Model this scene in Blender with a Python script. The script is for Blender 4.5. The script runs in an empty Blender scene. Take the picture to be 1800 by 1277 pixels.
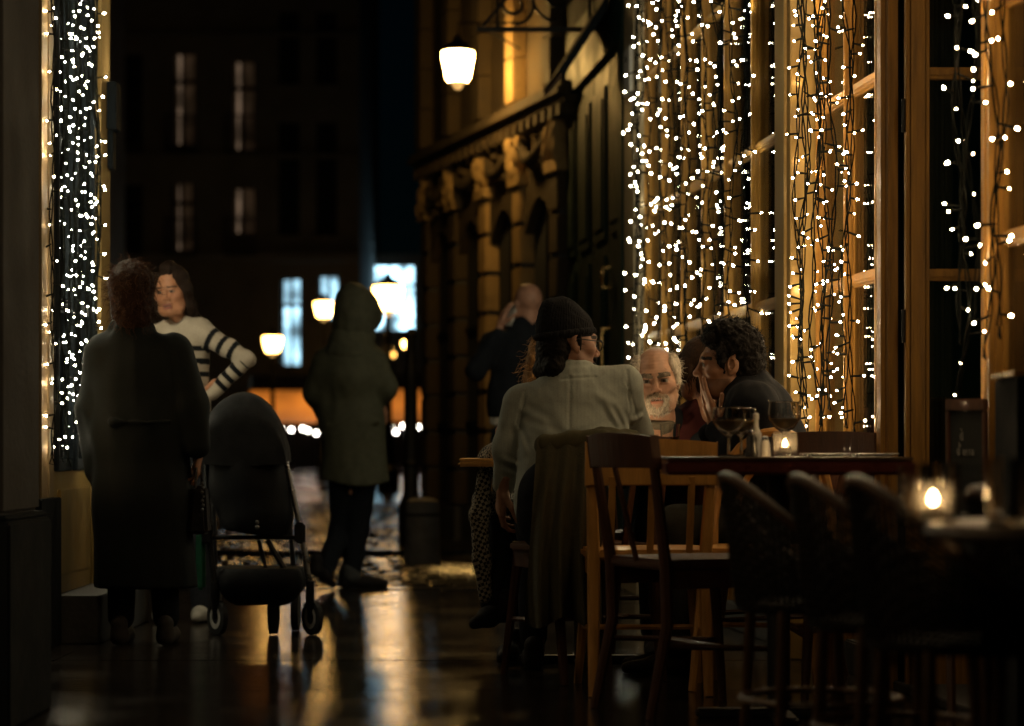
import bpy, bmesh, math, random
import numpy as np
from mathutils import Vector, Matrix

random.seed(7); RNG = np.random.default_rng(7)
sc = bpy.context.scene
C = sc.collection
PI = math.pi
# ------------------------------------------------------------------ camera
CH = 0.82                     # camera height (a seated photographer's eye)
FP = 4250.0                   # focal length in photo pixels (85 mm on full frame)
HY = 785.0                    # horizon row in the photo
cam_d = bpy.data.cameras.new('camera'); cam = bpy.data.objects.new('camera', cam_d); C.objects.link(cam)
cam.location = (0, 0, CH); cam.rotation_euler = (PI/2, 0, 0)
cam_d.lens = 85; cam_d.sensor_width = 36; cam_d.sensor_fit = 'HORIZONTAL'
cam_d.shift_y = (HY-638.5)/1800
cam_d.clip_start = 0.05; cam_d.clip_end = 1000
cam_d.dof.use_dof = True; cam_d.dof.focus_distance = 8.9; cam_d.dof.aperture_fstop = 2.3
sc.camera = cam
# ------------------------------------------------------------------ night sky
w = bpy.data.worlds.new('World'); sc.world = w; w.use_nodes = True
nt = w.node_tree; nt.nodes.clear()
wo = nt.nodes.new('ShaderNodeOutputWorld'); bg = nt.nodes.new('ShaderNodeBackground')
sky = nt.nodes.new('ShaderNodeTexSky'); sky.sky_type = 'NISHITA'; sky.sun_disc = False
sky.sun_elevation = math.radians(8); sky.sun_rotation = math.radians(180)
mx = nt.nodes.new('ShaderNodeMix'); mx.data_type = 'RGBA'; mx.blend_type = 'MULTIPLY'
mx.inputs['Factor'].default_value = 1
mx.inputs['B'].default_value = (0.13, 0.50, 0.78, 1)
nt.links.new(sky.outputs[0], mx.inputs['A']); nt.links.new(mx.outputs['Result'], bg.inputs[0])
bg.inputs[1].default_value = 0.00042
nt.links.new(bg.outputs[0], wo.inputs[0])
# ------------------------------------------------------------------ exposure and sampling
sc.view_settings.view_transform = 'Standard'; sc.view_settings.look = 'None'
sc.view_settings.exposure = 0.0; sc.view_settings.gamma = 1.0
sc.cycles.use_denoising = True
try:
    sc.cycles.denoiser = 'OPENIMAGEDENOISE'
    sc.cycles.denoising_prefilter = 'ACCURATE'
except Exception: pass
sc.cycles.use_light_tree = True
sc.cycles.use_adaptive_sampling = False
sc.cycles.max_bounces = 7; sc.cycles.diffuse_bounces = 1; sc.cycles.glossy_bounces = 2
sc.cycles.transmission_bounces = 7; sc.cycles.transparent_max_bounces = 8
sc.cycles.sample_clamp_indirect = 2.0
sc.cycles.caustics_reflective = False; sc.cycles.caustics_refractive = False

BULB_E = 310.0
# ------------------------------------------------------------------ helpers
def PX(x, y, Y):
    """where the thing seen at photo pixel x, y stands if it is Y metres away"""
    return np.array([(x-900)*Y/FP, Y, CH+(HY-y)*Y/FP])
def tag(o, label=None, cat=None, group=None, kind=None):
    if label: o['label'] = label
    if cat: o['category'] = cat
    if group: o['group'] = group
    if kind: o['kind'] = kind
    return o
def empty(name, loc=(0, 0, 0), rz=0, **k):
    o = bpy.data.objects.new(name, None); C.objects.link(o)
    o.location = loc; o.rotation_euler = (0, 0, rz); o.empty_display_size = .1
    return tag(o, **k)
def wloc(o):
    """world matrix of an unevaluated parent chain"""
    m = o.matrix_basis.copy(); p = o.parent
    while p: m = p.matrix_basis @ m; p = p.parent
    return m
def link(name, me, mat, parent=None, **k):
    o = bpy.data.objects.new(name, me); C.objects.link(o)
    if mat and not me.materials: me.materials.append(mat)
    if parent: o.parent = parent
    return tag(o, **k)
def copy_tree(o, parent=None):
    c = o.copy(); C.objects.link(c); c.parent = parent
    for ch in list(o.children): copy_tree(ch, c)
    return c

class MB:
    """collects shapes of one part; build() links them as one mesh object"""
    def __init__(s): s.v = []; s.f = []
    def add(s, vs, fs):
        b = len(s.v); s.v += [tuple(map(float, q)) for q in vs]
        s.f += [tuple(i+b for i in q) for q in fs]; return s
    def hexa(s, p):
        return s.add(p, [(0,3,2,1),(4,5,6,7),(0,1,5,4),(1,2,6,5),(2,3,7,6),(3,0,4,7)])
    def box(s, x0, x1, y0, y1, z0, z1, T=None):
        p = [(x0,y0,z0),(x1,y0,z0),(x1,y1,z0),(x0,y1,z0),(x0,y0,z1),(x1,y0,z1),(x1,y1,z1),(x0,y1,z1)]
        if T: p = [T(*q) for q in p]
        return s.hexa(p)
    def tube(s, pts, r, n=8, cap=True, flat=None):
        pts = [Vector(p) for p in pts]; m = len(pts)
        rs = r if hasattr(r, '__len__') else [r]*m
        vs = []; up = Vector((0, 0, 1)); prev = None
        for i in range(m):
            d = (pts[min(i+1, m-1)]-pts[max(i-1, 0)])
            if d.length < 1e-9: d = Vector((0, 0, 1))
            d.normalize()
            if prev is None:
                a = d.cross(up) if abs(d.z) < .95 else d.cross(Vector((1, 0, 0)))
            else: a = prev - d*prev.dot(d)
            a.normalize(); b = d.cross(a); prev = a
            fa = flat if flat else 1
            for k in range(n):
                t = 2*PI*k/n
                vs.append(pts[i] + (a*math.cos(t)*fa + b*math.sin(t))*rs[i])
        fs = []
        for i in range(m-1):
            for k in range(n):
                k2 = (k+1) % n
                fs.append((i*n+k, i*n+k2, (i+1)*n+k2, (i+1)*n+k))
        if cap:
            fs.append(tuple(range(n-1, -1, -1))); fs.append(tuple((m-1)*n+k for k in range(n)))
        return s.add(vs, fs)
    def lathe(s, prof, c=(0, 0, 0), n=20, T=None, cap=True):
        vs = []
        for r, z in prof:
            for k in range(n):
                t = 2*PI*k/n
                q = (c[0]+r*math.cos(t), c[1]+r*math.sin(t), c[2]+z)
                vs.append(T(*q) if T else q)
        fs = []
        for i in range(len(prof)-1):
            for k in range(n):
                k2 = (k+1) % n
                fs.append((i*n+k, i*n+k2, (i+1)*n+k2, (i+1)*n+k))
        if cap:
            m = len(prof)
            fs.append(tuple(range(n-1, -1, -1))); fs.append(tuple((m-1)*n+k for k in range(n)))
        return s.add(vs, fs)
    def ball(s, c, r, n=10, m=7):
        rr = r if hasattr(r, '__len__') else (r, r, r)
        prof = [(math.sin(PI*(i+.02)/(m+.04)), -math.cos(PI*(i+.02)/(m+.04))) for i in range(m+1)]
        vs = []
        for a, z in prof:
            for k in range(n):
                t = 2*PI*k/n
                vs.append((c[0]+rr[0]*a*math.cos(t), c[1]+rr[1]*a*math.sin(t), c[2]+rr[2]*z))
        fs = [(i*n+k, i*n+(k+1) % n, (i+1)*n+(k+1) % n, (i+1)*n+k) for i in range(m) for k in range(n)]
        fs.append(tuple(range(n-1, -1, -1))); fs.append(tuple(m*n+k for k in range(n)))
        return s.add(vs, fs)
    def mesh(s, name, smooth=False, bevel=0, off=None):
        me = bpy.data.meshes.new(name)
        vs = s.v
        if off is not None: vs = [(a-off[0], b-off[1], c-off[2]) for a, b, c in vs]
        me.from_pydata(vs, [], s.f); me.update()
        if bevel:
            bm = bmesh.new(); bm.from_mesh(me)
            es = [e for e in bm.edges if len(e.link_faces) == 2 and e.calc_face_angle(0) > .6]
            bmesh.ops.bevel(bm, geom=es, offset=bevel, segments=2, affect='EDGES', clamp_overlap=True)
            bm.to_mesh(me); bm.free(); me.update()
        bm = bmesh.new(); bm.from_mesh(me); bmesh.ops.recalc_face_normals(bm, faces=bm.faces); bm.to_mesh(me); bm.free()
        if smooth:
            me.polygons.foreach_set('use_smooth', [True]*len(me.polygons))
            try: me.set_sharp_from_angle(angle=math.radians(smooth if smooth > 1 else 50))
            except Exception: pass
        return me
    def build(s, name, mat, parent=None, smooth=False, bevel=0, world=False, **k):
        """world=True: the shapes were given in world coordinates"""
        off = None
        if world and parent:
            off = tuple(wloc(parent).translation)
        return link(name, s.mesh(name, smooth, bevel, off), mat, parent, **k)

# ------------------------------------------------------------------ materials
M = {}
def N(nt, t, **k):
    n = nt.nodes.new(t)
    for a, b in k.items():
        if a in n.inputs: n.inputs[a].default_value = b
        else: setattr(n, a, b)
    return n
def base_mat(name):
    m = bpy.data.materials.new(name); m.use_nodes = True
    nt = m.node_tree; b = nt.nodes['Principled BSDF']
    return m, nt, b
def pmat(name, col, rough=.6, var=.25, scale=12, bump=.15, bscale=60, metal=0, stretch=(1, 1, 1), spec=.5, rvar=.12, coat=0):
    m, nt, b = base_mat(name)
    tc = N(nt, 'ShaderNodeTexCoord'); mp = N(nt, 'ShaderNodeMapping'); mp.inputs['Scale'].default_value = stretch
    nt.links.new(tc.outputs['Object'], mp.inputs[0])
    n1 = N(nt, 'ShaderNodeTexNoise', Scale=scale, Detail=5.0, Roughness=.6); nt.links.new(mp.outputs[0], n1.inputs['Vector'])
    rp = N(nt, 'ShaderNodeMapRange'); rp.inputs['From Min'].default_value = .3; rp.inputs['From Max'].default_value = .7
    rp.inputs['To Min'].default_value = 1-var; rp.inputs['To Max'].default_value = 1+var
    nt.links.new(n1.outputs['Fac'], rp.inputs[0])
    mu = N(nt, 'ShaderNodeVectorMath', operation='SCALE'); mu.inputs[0].default_value = col[:3]
    nt.links.new(rp.outputs[0], mu.inputs['Scale']); nt.links.new(mu.outputs[0], b.inputs['Base Color'])
    r2 = N(nt, 'ShaderNodeMapRange'); r2.inputs['From Min'].default_value = .3; r2.inputs['From Max'].default_value = .7
    r2.inputs['To Min'].default_value = max(.02, rough-rvar); r2.inputs['To Max'].default_value = min(1, rough+rvar)
    nt.links.new(n1.outputs['Fac'], r2.inputs[0]); nt.links.new(r2.outputs[0], b.inputs['Roughness'])
    b.inputs['Metallic'].default_value = metal
    b.inputs['Specular IOR Level'].default_value = spec
    if coat: b.inputs['Coat Weight'].default_value = coat
    if bump:
        n2 = N(nt, 'ShaderNodeTexNoise', Scale=bscale, Detail=4.0); nt.links.new(mp.outputs[0], n2.inputs['Vector'])
        bp = N(nt, 'ShaderNodeBump', Strength=bump, Distance=.01); nt.links.new(n2.outputs['Fac'], bp.inputs['Height'])
        nt.links.new(bp.outputs[0], b.inputs['Normal'])
    M[name] = m; return m
def emat(name, col, strength, tex=None):
    m, nt, b = base_mat(name)
    b.inputs['Base Color'].default_value = (.6, .6, .6, 1)
    b.inputs['Emission Color'].default_value = (*col, 1); b.inputs['Emission Strength'].default_value = strength
    if tex:
        tc = N(nt, 'ShaderNodeTexCoord'); n1 = N(nt, 'ShaderNodeTexNoise', Scale=tex[0], Detail=2.0)
        nt.links.new(tc.outputs['Object'], n1.inputs['Vector'])
        rp = N(nt, 'ShaderNodeMapRange'); rp.inputs['From Min'].default_value = .35; rp.inputs['From Max'].default_value = .65
        rp.inputs['To Min'].default_value = strength*tex[1]; rp.inputs['To Max'].default_value = strength*tex[2]
        nt.links.new(n1.outputs['Fac'], rp.inputs[0]); nt.links.new(rp.outputs[0], b.inputs['Emission Strength'])
    M[name] = m; return m
def vmat(name, rough=.8, bump=.2, bscale=300, stretch=(1, 1, 1), spec=.3, sheen=0, var=.15, vscale=30):
    """cloth, skin and hair: colour from the mesh's own colour layer, broken up by noise"""
    m, nt, b = base_mat(name)
    at = N(nt, 'ShaderNodeAttribute', attribute_name='col')
    tc = N(nt, 'ShaderNodeTexCoord'); mp = N(nt, 'ShaderNodeMapping'); mp.inputs['Scale'].default_value = stretch
    nt.links.new(tc.outputs['Object'], mp.inputs[0])
    n1 = N(nt, 'ShaderNodeTexNoise', Scale=vscale, Detail=5.0); nt.links.new(mp.outputs[0], n1.inputs['Vector'])
    rp = N(nt, 'ShaderNodeMapRange'); rp.inputs['From Min'].default_value = .3; rp.inputs['From Max'].default_value = .7
    rp.inputs['To Min'].default_value = 1-var; rp.inputs['To Max'].default_value = 1+var
    nt.links.new(n1.outputs['Fac'], rp.inputs[0])
    mu = N(nt, 'ShaderNodeVectorMath', operation='SCALE')
    nt.links.new(at.outputs['Color'], mu.inputs[0]); nt.links.new(rp.outputs[0], mu.inputs['Scale'])
    nt.links.new(mu.outputs[0], b.inputs['Base Color'])
    b.inputs['Roughness'].default_value = rough; b.inputs['Specular IOR Level'].default_value = spec
    if sheen: b.inputs['Sheen Weight'].default_value = sheen; b.inputs['Sheen Roughness'].default_value = .5
    n2 = N(nt, 'ShaderNodeTexNoise', Scale=bscale, Detail=3.0); nt.links.new(mp.outputs[0], n2.inputs['Vector'])
    bp = N(nt, 'ShaderNodeBump', Strength=bump, Distance=.004); nt.links.new(n2.outputs['Fac'], bp.inputs['Height'])
    nt.links.new(bp.outputs[0], b.inputs['Normal'])
    M[name] = m; return m
def glassmat(name, tint=(1, 1, 1), gloss=.08, rough=.0):
    m, nt, b = base_mat(name); nt.nodes.remove(b)
    out = nt.nodes['Material Output']
    tr = N(nt, 'ShaderNodeBsdfTransparent'); tr.inputs[0].default_value = (*tint, 1)
    gl = N(nt, 'ShaderNodeBsdfGlossy'); gl.inputs['Roughness'].default_value = rough
    fr = N(nt, 'ShaderNodeLayerWeight'); fr.inputs['Blend'].default_value = .35
    mr = N(nt, 'ShaderNodeMapRange'); mr.inputs['To Min'].default_value = gloss; mr.inputs['To Max'].default_value = .75
    nt.links.new(fr.outputs['Fresnel'], mr.inputs[0])
    ms = N(nt, 'ShaderNodeMixShader'); nt.links.new(mr.outputs[0], ms.inputs[0])
    nt.links.new(tr.outputs[0], ms.inputs[1]); nt.links.new(gl.outputs[0], ms.inputs[2]); nt.links.new(ms.outputs[0], out.inputs[0])
    M[name] = m; return m

pmat('oak', (.30, .15, .026), .5, .35, 6, .25, 40, stretch=(6, 6, .5), spec=.35)
pmat('oak_grey', (.20, .15, .075), .5, .2, 5, .15, 30, stretch=(5, 5, .4))
pmat('cream_paint', (.25, .16, .042), .5, .15, 3, .12, 25, stretch=(3, 3, .5))
pmat('pale_trim', (.26, .20, .115), .5, .15, 3, .12, 25, stretch=(3, 3, .4))
pmat('green_paint', (.010, .026, .021), .6, .3, 4, .15, 20, spec=.15)
pmat('dark_paint', (.006, .009, .012), .85, .3, 6, .2, 30, spec=.15)
pmat('grey_render', (.040, .039, .038), .85, .2, 4, .3, 45)
pmat('interior', (.03, .032, .034), .8, .3, 2, 0)
pmat('drape', (.055, .050, .028), .9, .15, 8, .2, 80)
pmat('iron', (.012, .012, .013), .5, .3, 20, .2, 60, metal=.3)
pmat('brass', (.75, .5, .2), .25, .15, 20, .1, 60, metal=1)
pmat('sandstone_shade', (.055, .037, .017), .9, .3, 5, .5, 30)  # darker copy of the sandstone: shade away from the lantern put into the colour
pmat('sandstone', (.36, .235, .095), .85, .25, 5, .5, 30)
pmat('plaster_far', (.25, .23, .205), .9, .2, 1.2, .2, 8)
pmat('dark_stone', (.06, .058, .055), .8, .3, 8, .3, 40)
pmat('bollard_stone', (.26, .24, .22), .8, .25, 10, .4, 40)
pmat('cable', (.003, .004, .003), .8, .2, 30, 0, spec=.1)
pmat('red_lacquer', (.13, .028, .02), .35, .25, 8, .15, 40, stretch=(3, .6, 3), coat=.2)
pmat('dark_wood', (.075, .030, .014), .45, .3, 7, .2, 40, stretch=(5, 5, .6), coat=.1)
pmat('beech', (.50, .25, .06), .42, .22, 7, .2, 40, stretch=(5, 5, .6), coat=.15)
pmat('table_top', (.10, .06, .03), .42, .3, 9, .15, 40, stretch=(.6, 5, 5))
pmat('rattan', (.012, .010, .008), .7, .4, 20, .2, 90, spec=.2)
pmat('rattan_rim', (.09, .045, .018), .35, .3, 20, .2, 90, stretch=(3, 3, 1))
pmat('chalkboard', (.012, .016, .017), .75, .4, 8, .1, 50)
pmat('chalk', (.25, .25, .24), .95, .3, 60, 0)
pmat('stroller_cloth', (.004, .0045, .006), .9, .2, 20, .3, 200)
pmat('stroller_metal', (.25, .25, .25), .3, .1, 20, 0, metal=1)
pmat('tyre', (.012, .012, .012), .75, .2, 20, .2, 80)
pmat('white_plastic', (.60, .58, .54), .4, .1, 20, 0)
pmat('green_strap', (.006, .10, .05), .8, .2, 20, .2, 100)
pmat('candle_wax', (.8, .72, .55), .5, .1, 20, 0)
pmat('ceramic', (.7, .68, .62), .25, .05, 10, 0)
pmat('black_plastic', (.012, .012, .013), .35, .1, 10, 0)
pmat('bread', (.45, .23, .06), .8, .35, 30, .5, 50)
pmat('basket', (.30, .17, .06), .7, .3, 30, .3, 90)
pmat('beer', (.35, .14, .02), .1, .1, 10, 0)
pmat('leather', (.012, .011, .011), .4, .3, 20, .3, 90)
pmat('roof_slate', (.03, .032, .036), .7, .3, 6, .2, 30)
pmat('sign_plate', (.42, .40, .36), .5, .15, 10, 0)
glassmat('pane', (.80, .82, .80), .05)
glassmat('clear_glass', (.93, .93, .90), .10)
def frosted(name):
    m, nt, b = base_mat(name); nt.nodes.remove(b); out = nt.nodes['Material Output']
    tr = N(nt, 'ShaderNodeBsdfTransparent'); tl = N(nt, 'ShaderNodeBsdfTranslucent'); tl.inputs[0].default_value = (.85, .82, .75, 1); gl = N(nt, 'ShaderNodeBsdfGlossy'); gl.inputs['Roughness'].default_value = .3
    n1 = N(nt, 'ShaderNodeTexNoise', Scale=60.0); mr = N(nt, 'ShaderNodeMapRange'); mr.inputs['To Min'].default_value = .0; mr.inputs['To Max'].default_value = .06; nt.links.new(n1.outputs['Fac'], mr.inputs[0])
    a = N(nt, 'ShaderNodeMixShader'); nt.links.new(mr.outputs[0], a.inputs[0]); nt.links.new(tr.outputs[0], a.inputs[1]); nt.links.new(tl.outputs[0], a.inputs[2])
    c = N(nt, 'ShaderNodeMixShader'); c.inputs[0].default_value = .08; nt.links.new(a.outputs[0], c.inputs[1]); nt.links.new(gl.outputs[0], c.inputs[2]); nt.links.new(c.outputs[0], out.inputs[0]); M[name] = m
frosted('frosted_glass')
glassmat('rim_glass', (.9, .9, .88), .55, .08)
_m, _nt, _b = base_mat('white_wine'); _b.inputs['Base Color'].default_value = (.75, .62, .36, 1); _b.inputs['Transmission Weight'].default_value = .55; _b.inputs['Roughness'].default_value = .15; _b.inputs['IOR'].default_value = 1.33; M['white_wine'] = _m
_m, _nt, _b = base_mat('blown_glass'); _b.inputs['Transmission Weight'].default_value = 1; _b.inputs['Roughness'].default_value = .0; _b.inputs['IOR'].default_value = 1.47; _b.inputs['Base Color'].default_value = (.97, .97, .95, 1); M['blown_glass'] = _m
for _i, _k in enumerate((1.25, .8, .42)):
    emat('bulb%d' % _i, (1, .72-.03*_i, .40-.04*_i), BULB_E*_k); emat('bulb_cool%d' % _i, (1, .90, .62), BULB_E*.68*_k)
emat('lantern_glow', (1, .58, .16), 105)
emat('lantern_far', (1, .52, .12), 30)
emat('finial_glow', (1, .55, .16), .9)
emat('flame', (1, .60, .24), 210)
emat('flame_fill', (1, .74, .44), 3000)  # fill light: far stronger flame for the unseen candle added at the table
emat('cool_window', (.45, .80, 1), 1.5, (1.6, .15, 1.8))
emat('cool_display', (.45, .80, 1), 3.6, (2.6, .12, 1.8))
emat('dim_window', (1, .66, .42), .12, (2.2, .2, 1.6))
emat('faint_window', (1, .55, .30), .012, (2.2, .2, 1.6))
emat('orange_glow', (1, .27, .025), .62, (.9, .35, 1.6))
emat('globe_white', (1, .93, .80), 20)
emat('globe_green', (.80, 1, .86), 16)
emat('globe_amber', (1, .50, .10), 6)
vmat('skin', .48, .10, 220, spec=.45, var=.12, vscale=40)
vmat('cloth', .9, .35, 320, spec=.12)
vmat('wool', .9, .16, 260, stretch=(1, 1, 1), spec=.12, sheen=.03, var=.07, vscale=160)
vmat('hair', .6, .6, 130, stretch=(3, 3, .5), spec=.12, var=.35, vscale=60)
vmat('parka', .75, .3, 160, spec=.25, var=.12)
# ================================================================== ground
def wet_mat(name, col, r0, r1, bump, scale, st=(1, 1, 1), cob=False, puddle=2.0, bd=.004, pr=(.35, .68)):
    m, nt, b = base_mat(name)
    tc = N(nt, 'ShaderNodeTexCoord'); geo = N(nt, 'ShaderNodeNewGeometry')
    oi = N(nt, 'ShaderNodeObjectInfo')
    n0 = N(nt, 'ShaderNodeTexNoise', Scale=puddle, Detail=4.0); nt.links.new(geo.outputs['Position'], n0.inputs['Vector'])
    mp = N(nt, 'ShaderNodeMapping'); mp.inputs['Scale'].default_value = st; nt.links.new(geo.outputs['Position'], mp.inputs[0])
    n1 = N(nt, 'ShaderNodeTexNoise', Scale=scale, Detail=6.0, Roughness=.65); nt.links.new(mp.outputs[0], n1.inputs['Vector'])
    rp = N(nt, 'ShaderNodeMapRange'); rp.inputs['From Min'].default_value = pr[0]; rp.inputs['From Max'].default_value = pr[1]
    rp.inputs['To Min'].default_value = r0; rp.inputs['To Max'].default_value = r1
    nt.links.new(n0.outputs['Fac'], rp.inputs[0]); nt.links.new(rp.outputs[0], b.inputs['Roughness'])
    mr = N(nt, 'ShaderNodeMapRange'); mr.inputs['To Min'].default_value = .55; mr.inputs['To Max'].default_value = 1.45
    nt.links.new(n1.outputs['Fac'], mr.inputs[0])
    ad = N(nt, 'ShaderNodeMath', operation='MULTIPLY_ADD'); nt.links.new(oi.outputs['Random'], ad.inputs[0])
    ad.inputs[1].default_value = .2; nt.links.new(mr.outputs[0], ad.inputs[2])
    mu = N(nt, 'ShaderNodeVectorMath', operation='SCALE'); mu.inputs[0].default_value = col
    nt.links.new(ad.outputs[0], mu.inputs['Scale']); nt.links.new(mu.outputs[0], b.inputs['Base Color'])
    bp = N(nt, 'ShaderNodeBump', Strength=bump, Distance=bd); nt.links.new(n1.outputs['Fac'], bp.inputs['Height'])
    last = bp
    if cob:
        vo = N(nt, 'ShaderNodeTexVoronoi', Scale=8.0); nt.links.new(geo.outputs['Position'], vo.inputs['Vector'])
        b2 = N(nt, 'ShaderNodeBump', Strength=.5, Distance=.01); b2.invert = True
        nt.links.new(vo.outputs['Distance'], b2.inputs['Height']); nt.links.new(bp.outputs[0], b2.inputs['Normal']); last = b2
    nt.links.new(last.outputs[0], b.inputs['Normal'])
    M[name] = m; return m
wet_mat('wet_slab', (.020, .016, .013), .07, .18, .9, 17, (.7, 1.3, 1), puddle=2.6, bd=.0023)
wet_mat('wet_cobble', (.014, .012, .010), .06, .24, .4, 30, puddle=.9, pr=(.42, .60))
wet_mat('wet_street', (.012, .010, .009), .06, .36, .5, 12, cob=True, puddle=.35, pr=(.44, .58))

Y0 = 13.8                                    # the slabs end here, the street beyond rises gently
SL = .0152
def gz(y): return -.012 + max(0, y-Y0)*SL
m = MB(); ys = [-12, Y0+.02, 20, 30, 60, 140]; nx = [-70, 70]
m.add([(x, y, gz(y)-.03 if y <= Y0+.1 else gz(y)-.03) for y in ys for x in nx], [(2*i, 2*i+1, 2*i+3, 2*i+2) for i in range(len(ys)-1)])
ground = m.build('street', M['wet_street'], kind='structure')
# slabs of the passage floor
floor = MB().add([(-2.6, -2, -.012), (2.9, -2, -.012), (2.9, Y0, -.012), (-2.6, Y0, -.012)], [(0, 1, 2, 3)]).build('passage_floor', M['dark_stone'], kind='structure')
rd, cw = 1.133, 3.60
sm = MB(); sm.box(0, cw-.003, 0, rd-.003, -.05, 0)
slab_me = sm.mesh('slab', bevel=.002); slab_me.materials.append(M['wet_slab'])
r = 0; y = Y0-rd
while y > 1.2:
    for k in range(3):
        x = -5.35+k*cw
        o = link('slab', slab_me, None, floor); o.location = (x, y, random.uniform(-.0008, .0008))
        o.rotation_euler = (random.uniform(-.0005, .0005), 0, 0)
    y -= rd; r += 1
# kerb row and cobbles
kerb = MB().box(-6, 6, Y0+.003, Y0+.010, -.06, -.02).build('kerb', M['dark_stone'], kind='structure')
x = -4.6
while x < 2.2:
    L = random.uniform(.7, .95)
    q = MB().box(x, x+L-.008, Y0+.012, Y0+.19, -.1, .006+random.uniform(-.002, .002)).build('kerb_stone', M['wet_cobble'], kerb, bevel=.006); x += L
x = -4.6
while x < 1.2:
    L = random.uniform(.7, .95)
    q = MB().box(x, x+L-.008, 17.4, 17.62, -.05, gz(17.5)+.03+random.uniform(-.002, .002)).build('kerb_stone', M['wet_cobble'], kerb, bevel=.006); x += L
vs, fs = [], []
y = Y0+.21
while y < 27:
    d = .105+random.uniform(-.01, .012)
    if not (17.36 < y+d/2 < 17.66):
        x = -4.6+random.uniform(0, .1)
        while x < 2.4:
            L = random.uniform(.10, .17); z = gz(y+d/2)+random.uniform(-.004, .006); b = len(vs); g = .006; bb = .016
            t1, t2 = random.uniform(-.003, .003), random.uniform(-.003, .003)
            for (e, zz) in ((g, z-.035), (g, z-.010), (g+bb, z)):
                for (a, c) in ((0, 0), (1, 0), (1, 1), (0, 1)):
                    px = x+e+(L-2*e)*a; py = y+e+(d-2*e)*c
                    vs.append((px, py, zz+(t1*(a-.5)+t2*(c-.5))))
            for i in (0, 4):
                for k in range(4): fs.append((b+i+k, b+i+(k+1) % 4, b+i+4+(k+1) % 4, b+i+4+k))
            fs.append((b+8, b+9, b+10, b+11)); x += L
    y += d
q = MB(); q.v = vs; q.f = fs
q.build('cobblestones', M['wet_cobble'], kind='stuff', smooth=False)

# ================================================================== right-hand cafe front
AX, AT = 2.17, .106                          # the wall runs slightly across the view
CA, SA = math.cos(math.atan(AT)), math.sin(math.atan(AT))
def W(s, n, z): return (AX-AT*s-n*CA, s-n*SA, z)
def wb(m, s0, s1, n0, n1, z0, z1): return m.box(s0, s1, n0, n1, z0, z1, T=W)
cafe = empty('cafe_building', W(8, 0, 0), label='timber cafe front with tall glazed bays along the right of the passage', cat='building')
def cb(name, mat, *bx, parent=None, bevel=.004):
    m = MB()
    for b in bx: wb(m, *b)
    p = parent or cafe
    return m.build(name, M[mat], p, bevel=bevel, world=True)
cb('wall', 'grey_render', (-2, 21, -3.6, -3.5, 0, 5.6), (-2, 17.3, -.32, -.06, 3.95, 7.5), (17.1, 17.3, -3.5, -.06, 0, 3.95))
cb('interior_floor', 'interior', (-2, 17, -3.5, -.07, -.02, .004))
cb('ceiling', 'interior', (-2, 17, -3.5, -.33, 3.95, 4.0))
cb('fascia', 'dark_paint', (-2, 13.95, -.05, .10, 3.62, 4.25), (-2, 13.95, .10, .16, 4.2, 4.3))
cb('cornice', 'cream_paint', (-2, 17.3, -.05, .22, 4.45, 4.6))

def moulded(name, s0, s1, n0, n1, z0, z1, parent, mat='oak'):
    """upright timber with stepped mouldings along both arrises"""
    m = MB(); d = s1-s0; e = n1-n0
    wb(m, s0, s1, n0, n0+e*.45, z0, z1)
    wb(m, s0+d*.14, s1-d*.14, n0+e*.45, n0+e*.74, z0, z1)
    wb(m, s0+d*.30, s1-d*.30, n0+e*.74, n1, z0, z1)
    return m.build(name, M[mat], parent, bevel=.003, world=True)
def rail(name, s0, s1, n0, n1, z, parent, mat='oak', h=.05):
    m = MB(); e = n1-n0
    wb(m, s0, s1, n0, n0+e*.5, z-h/2, z+h/2); wb(m, s0, s1, n0+e*.5, n0+e*.8, z-h*.36, z+h*.36); wb(m, s0, s1, n0+e*.8, n1, z-h*.18, z+h*.2)
    return m.build(name, M[mat], parent, bevel=.002, world=True)
ZR = (.66, 1.42, 2.11, 2.86)
def glazed_bay(s0, s1, mull, dep=.055, mw=.06, zt=3.6):
    """window > mullions, glazing bars, panes, panel"""
    wn = empty('window', (0, 0, 0)); wn.parent = cafe
    wn.location = (0, 0, 0)
    for s in mull: moulded('mullion', s-mw/2, s+mw/2, -.02, dep, .1, zt, wn)
    cuts = sorted(mull)
    zs = [.18]+list(ZR)+[zt]
    for a, b in zip(cuts[:-1], cuts[1:]):
        for z in ZR: rail('glazing_bar', a+mw/2-.006, b-mw/2+.006, -.018, .018, z, wn)
        for z0, z1 in zip(zs[1:-1], zs[2:]):
            m = MB(); wb(m, a+.02, b-.02, -.012, -.006, z0+.015, z1-.015); m.build('pane', M['pane'], wn, world=True)
    m = MB(); wb(m, s0, s1, -.04, .0, .12, .64)
    for a, b in zip(cuts[:-1], cuts[1:]): wb(m, a+.09, b-.09, 0.0, .014, .2, .58)
    m.build('lower_panel', M['oak'], wn, bevel=.004, world=True)
    m = MB(); wb(m, s0, s1, -.05, .03, .0, .12); m.build('plinth', M['dark_stone'], wn, bevel=.006, world=True)
    m = MB(); wb(m, s0, s1, -.05, .05, zt, zt+.06); m.build('head', M['oak'], wn, world=True)
    return wn
bay1 = glazed_bay(9.63, 13.36, [13.30, 12.74, 12.16, 11.60, 11.04, 10.44, 9.80], dep=.032, mw=.05)
bay2 = glazed_bay(8.31, 9.32, [9.24, 8.80, 8.36], dep=.030, mw=.05)
bay3 = glazed_bay(3.2, 7.09, [7.02, 6.38, 5.74, 5.10, 4.46, 3.82, 3.26], dep=.045, mw=.07)
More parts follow.
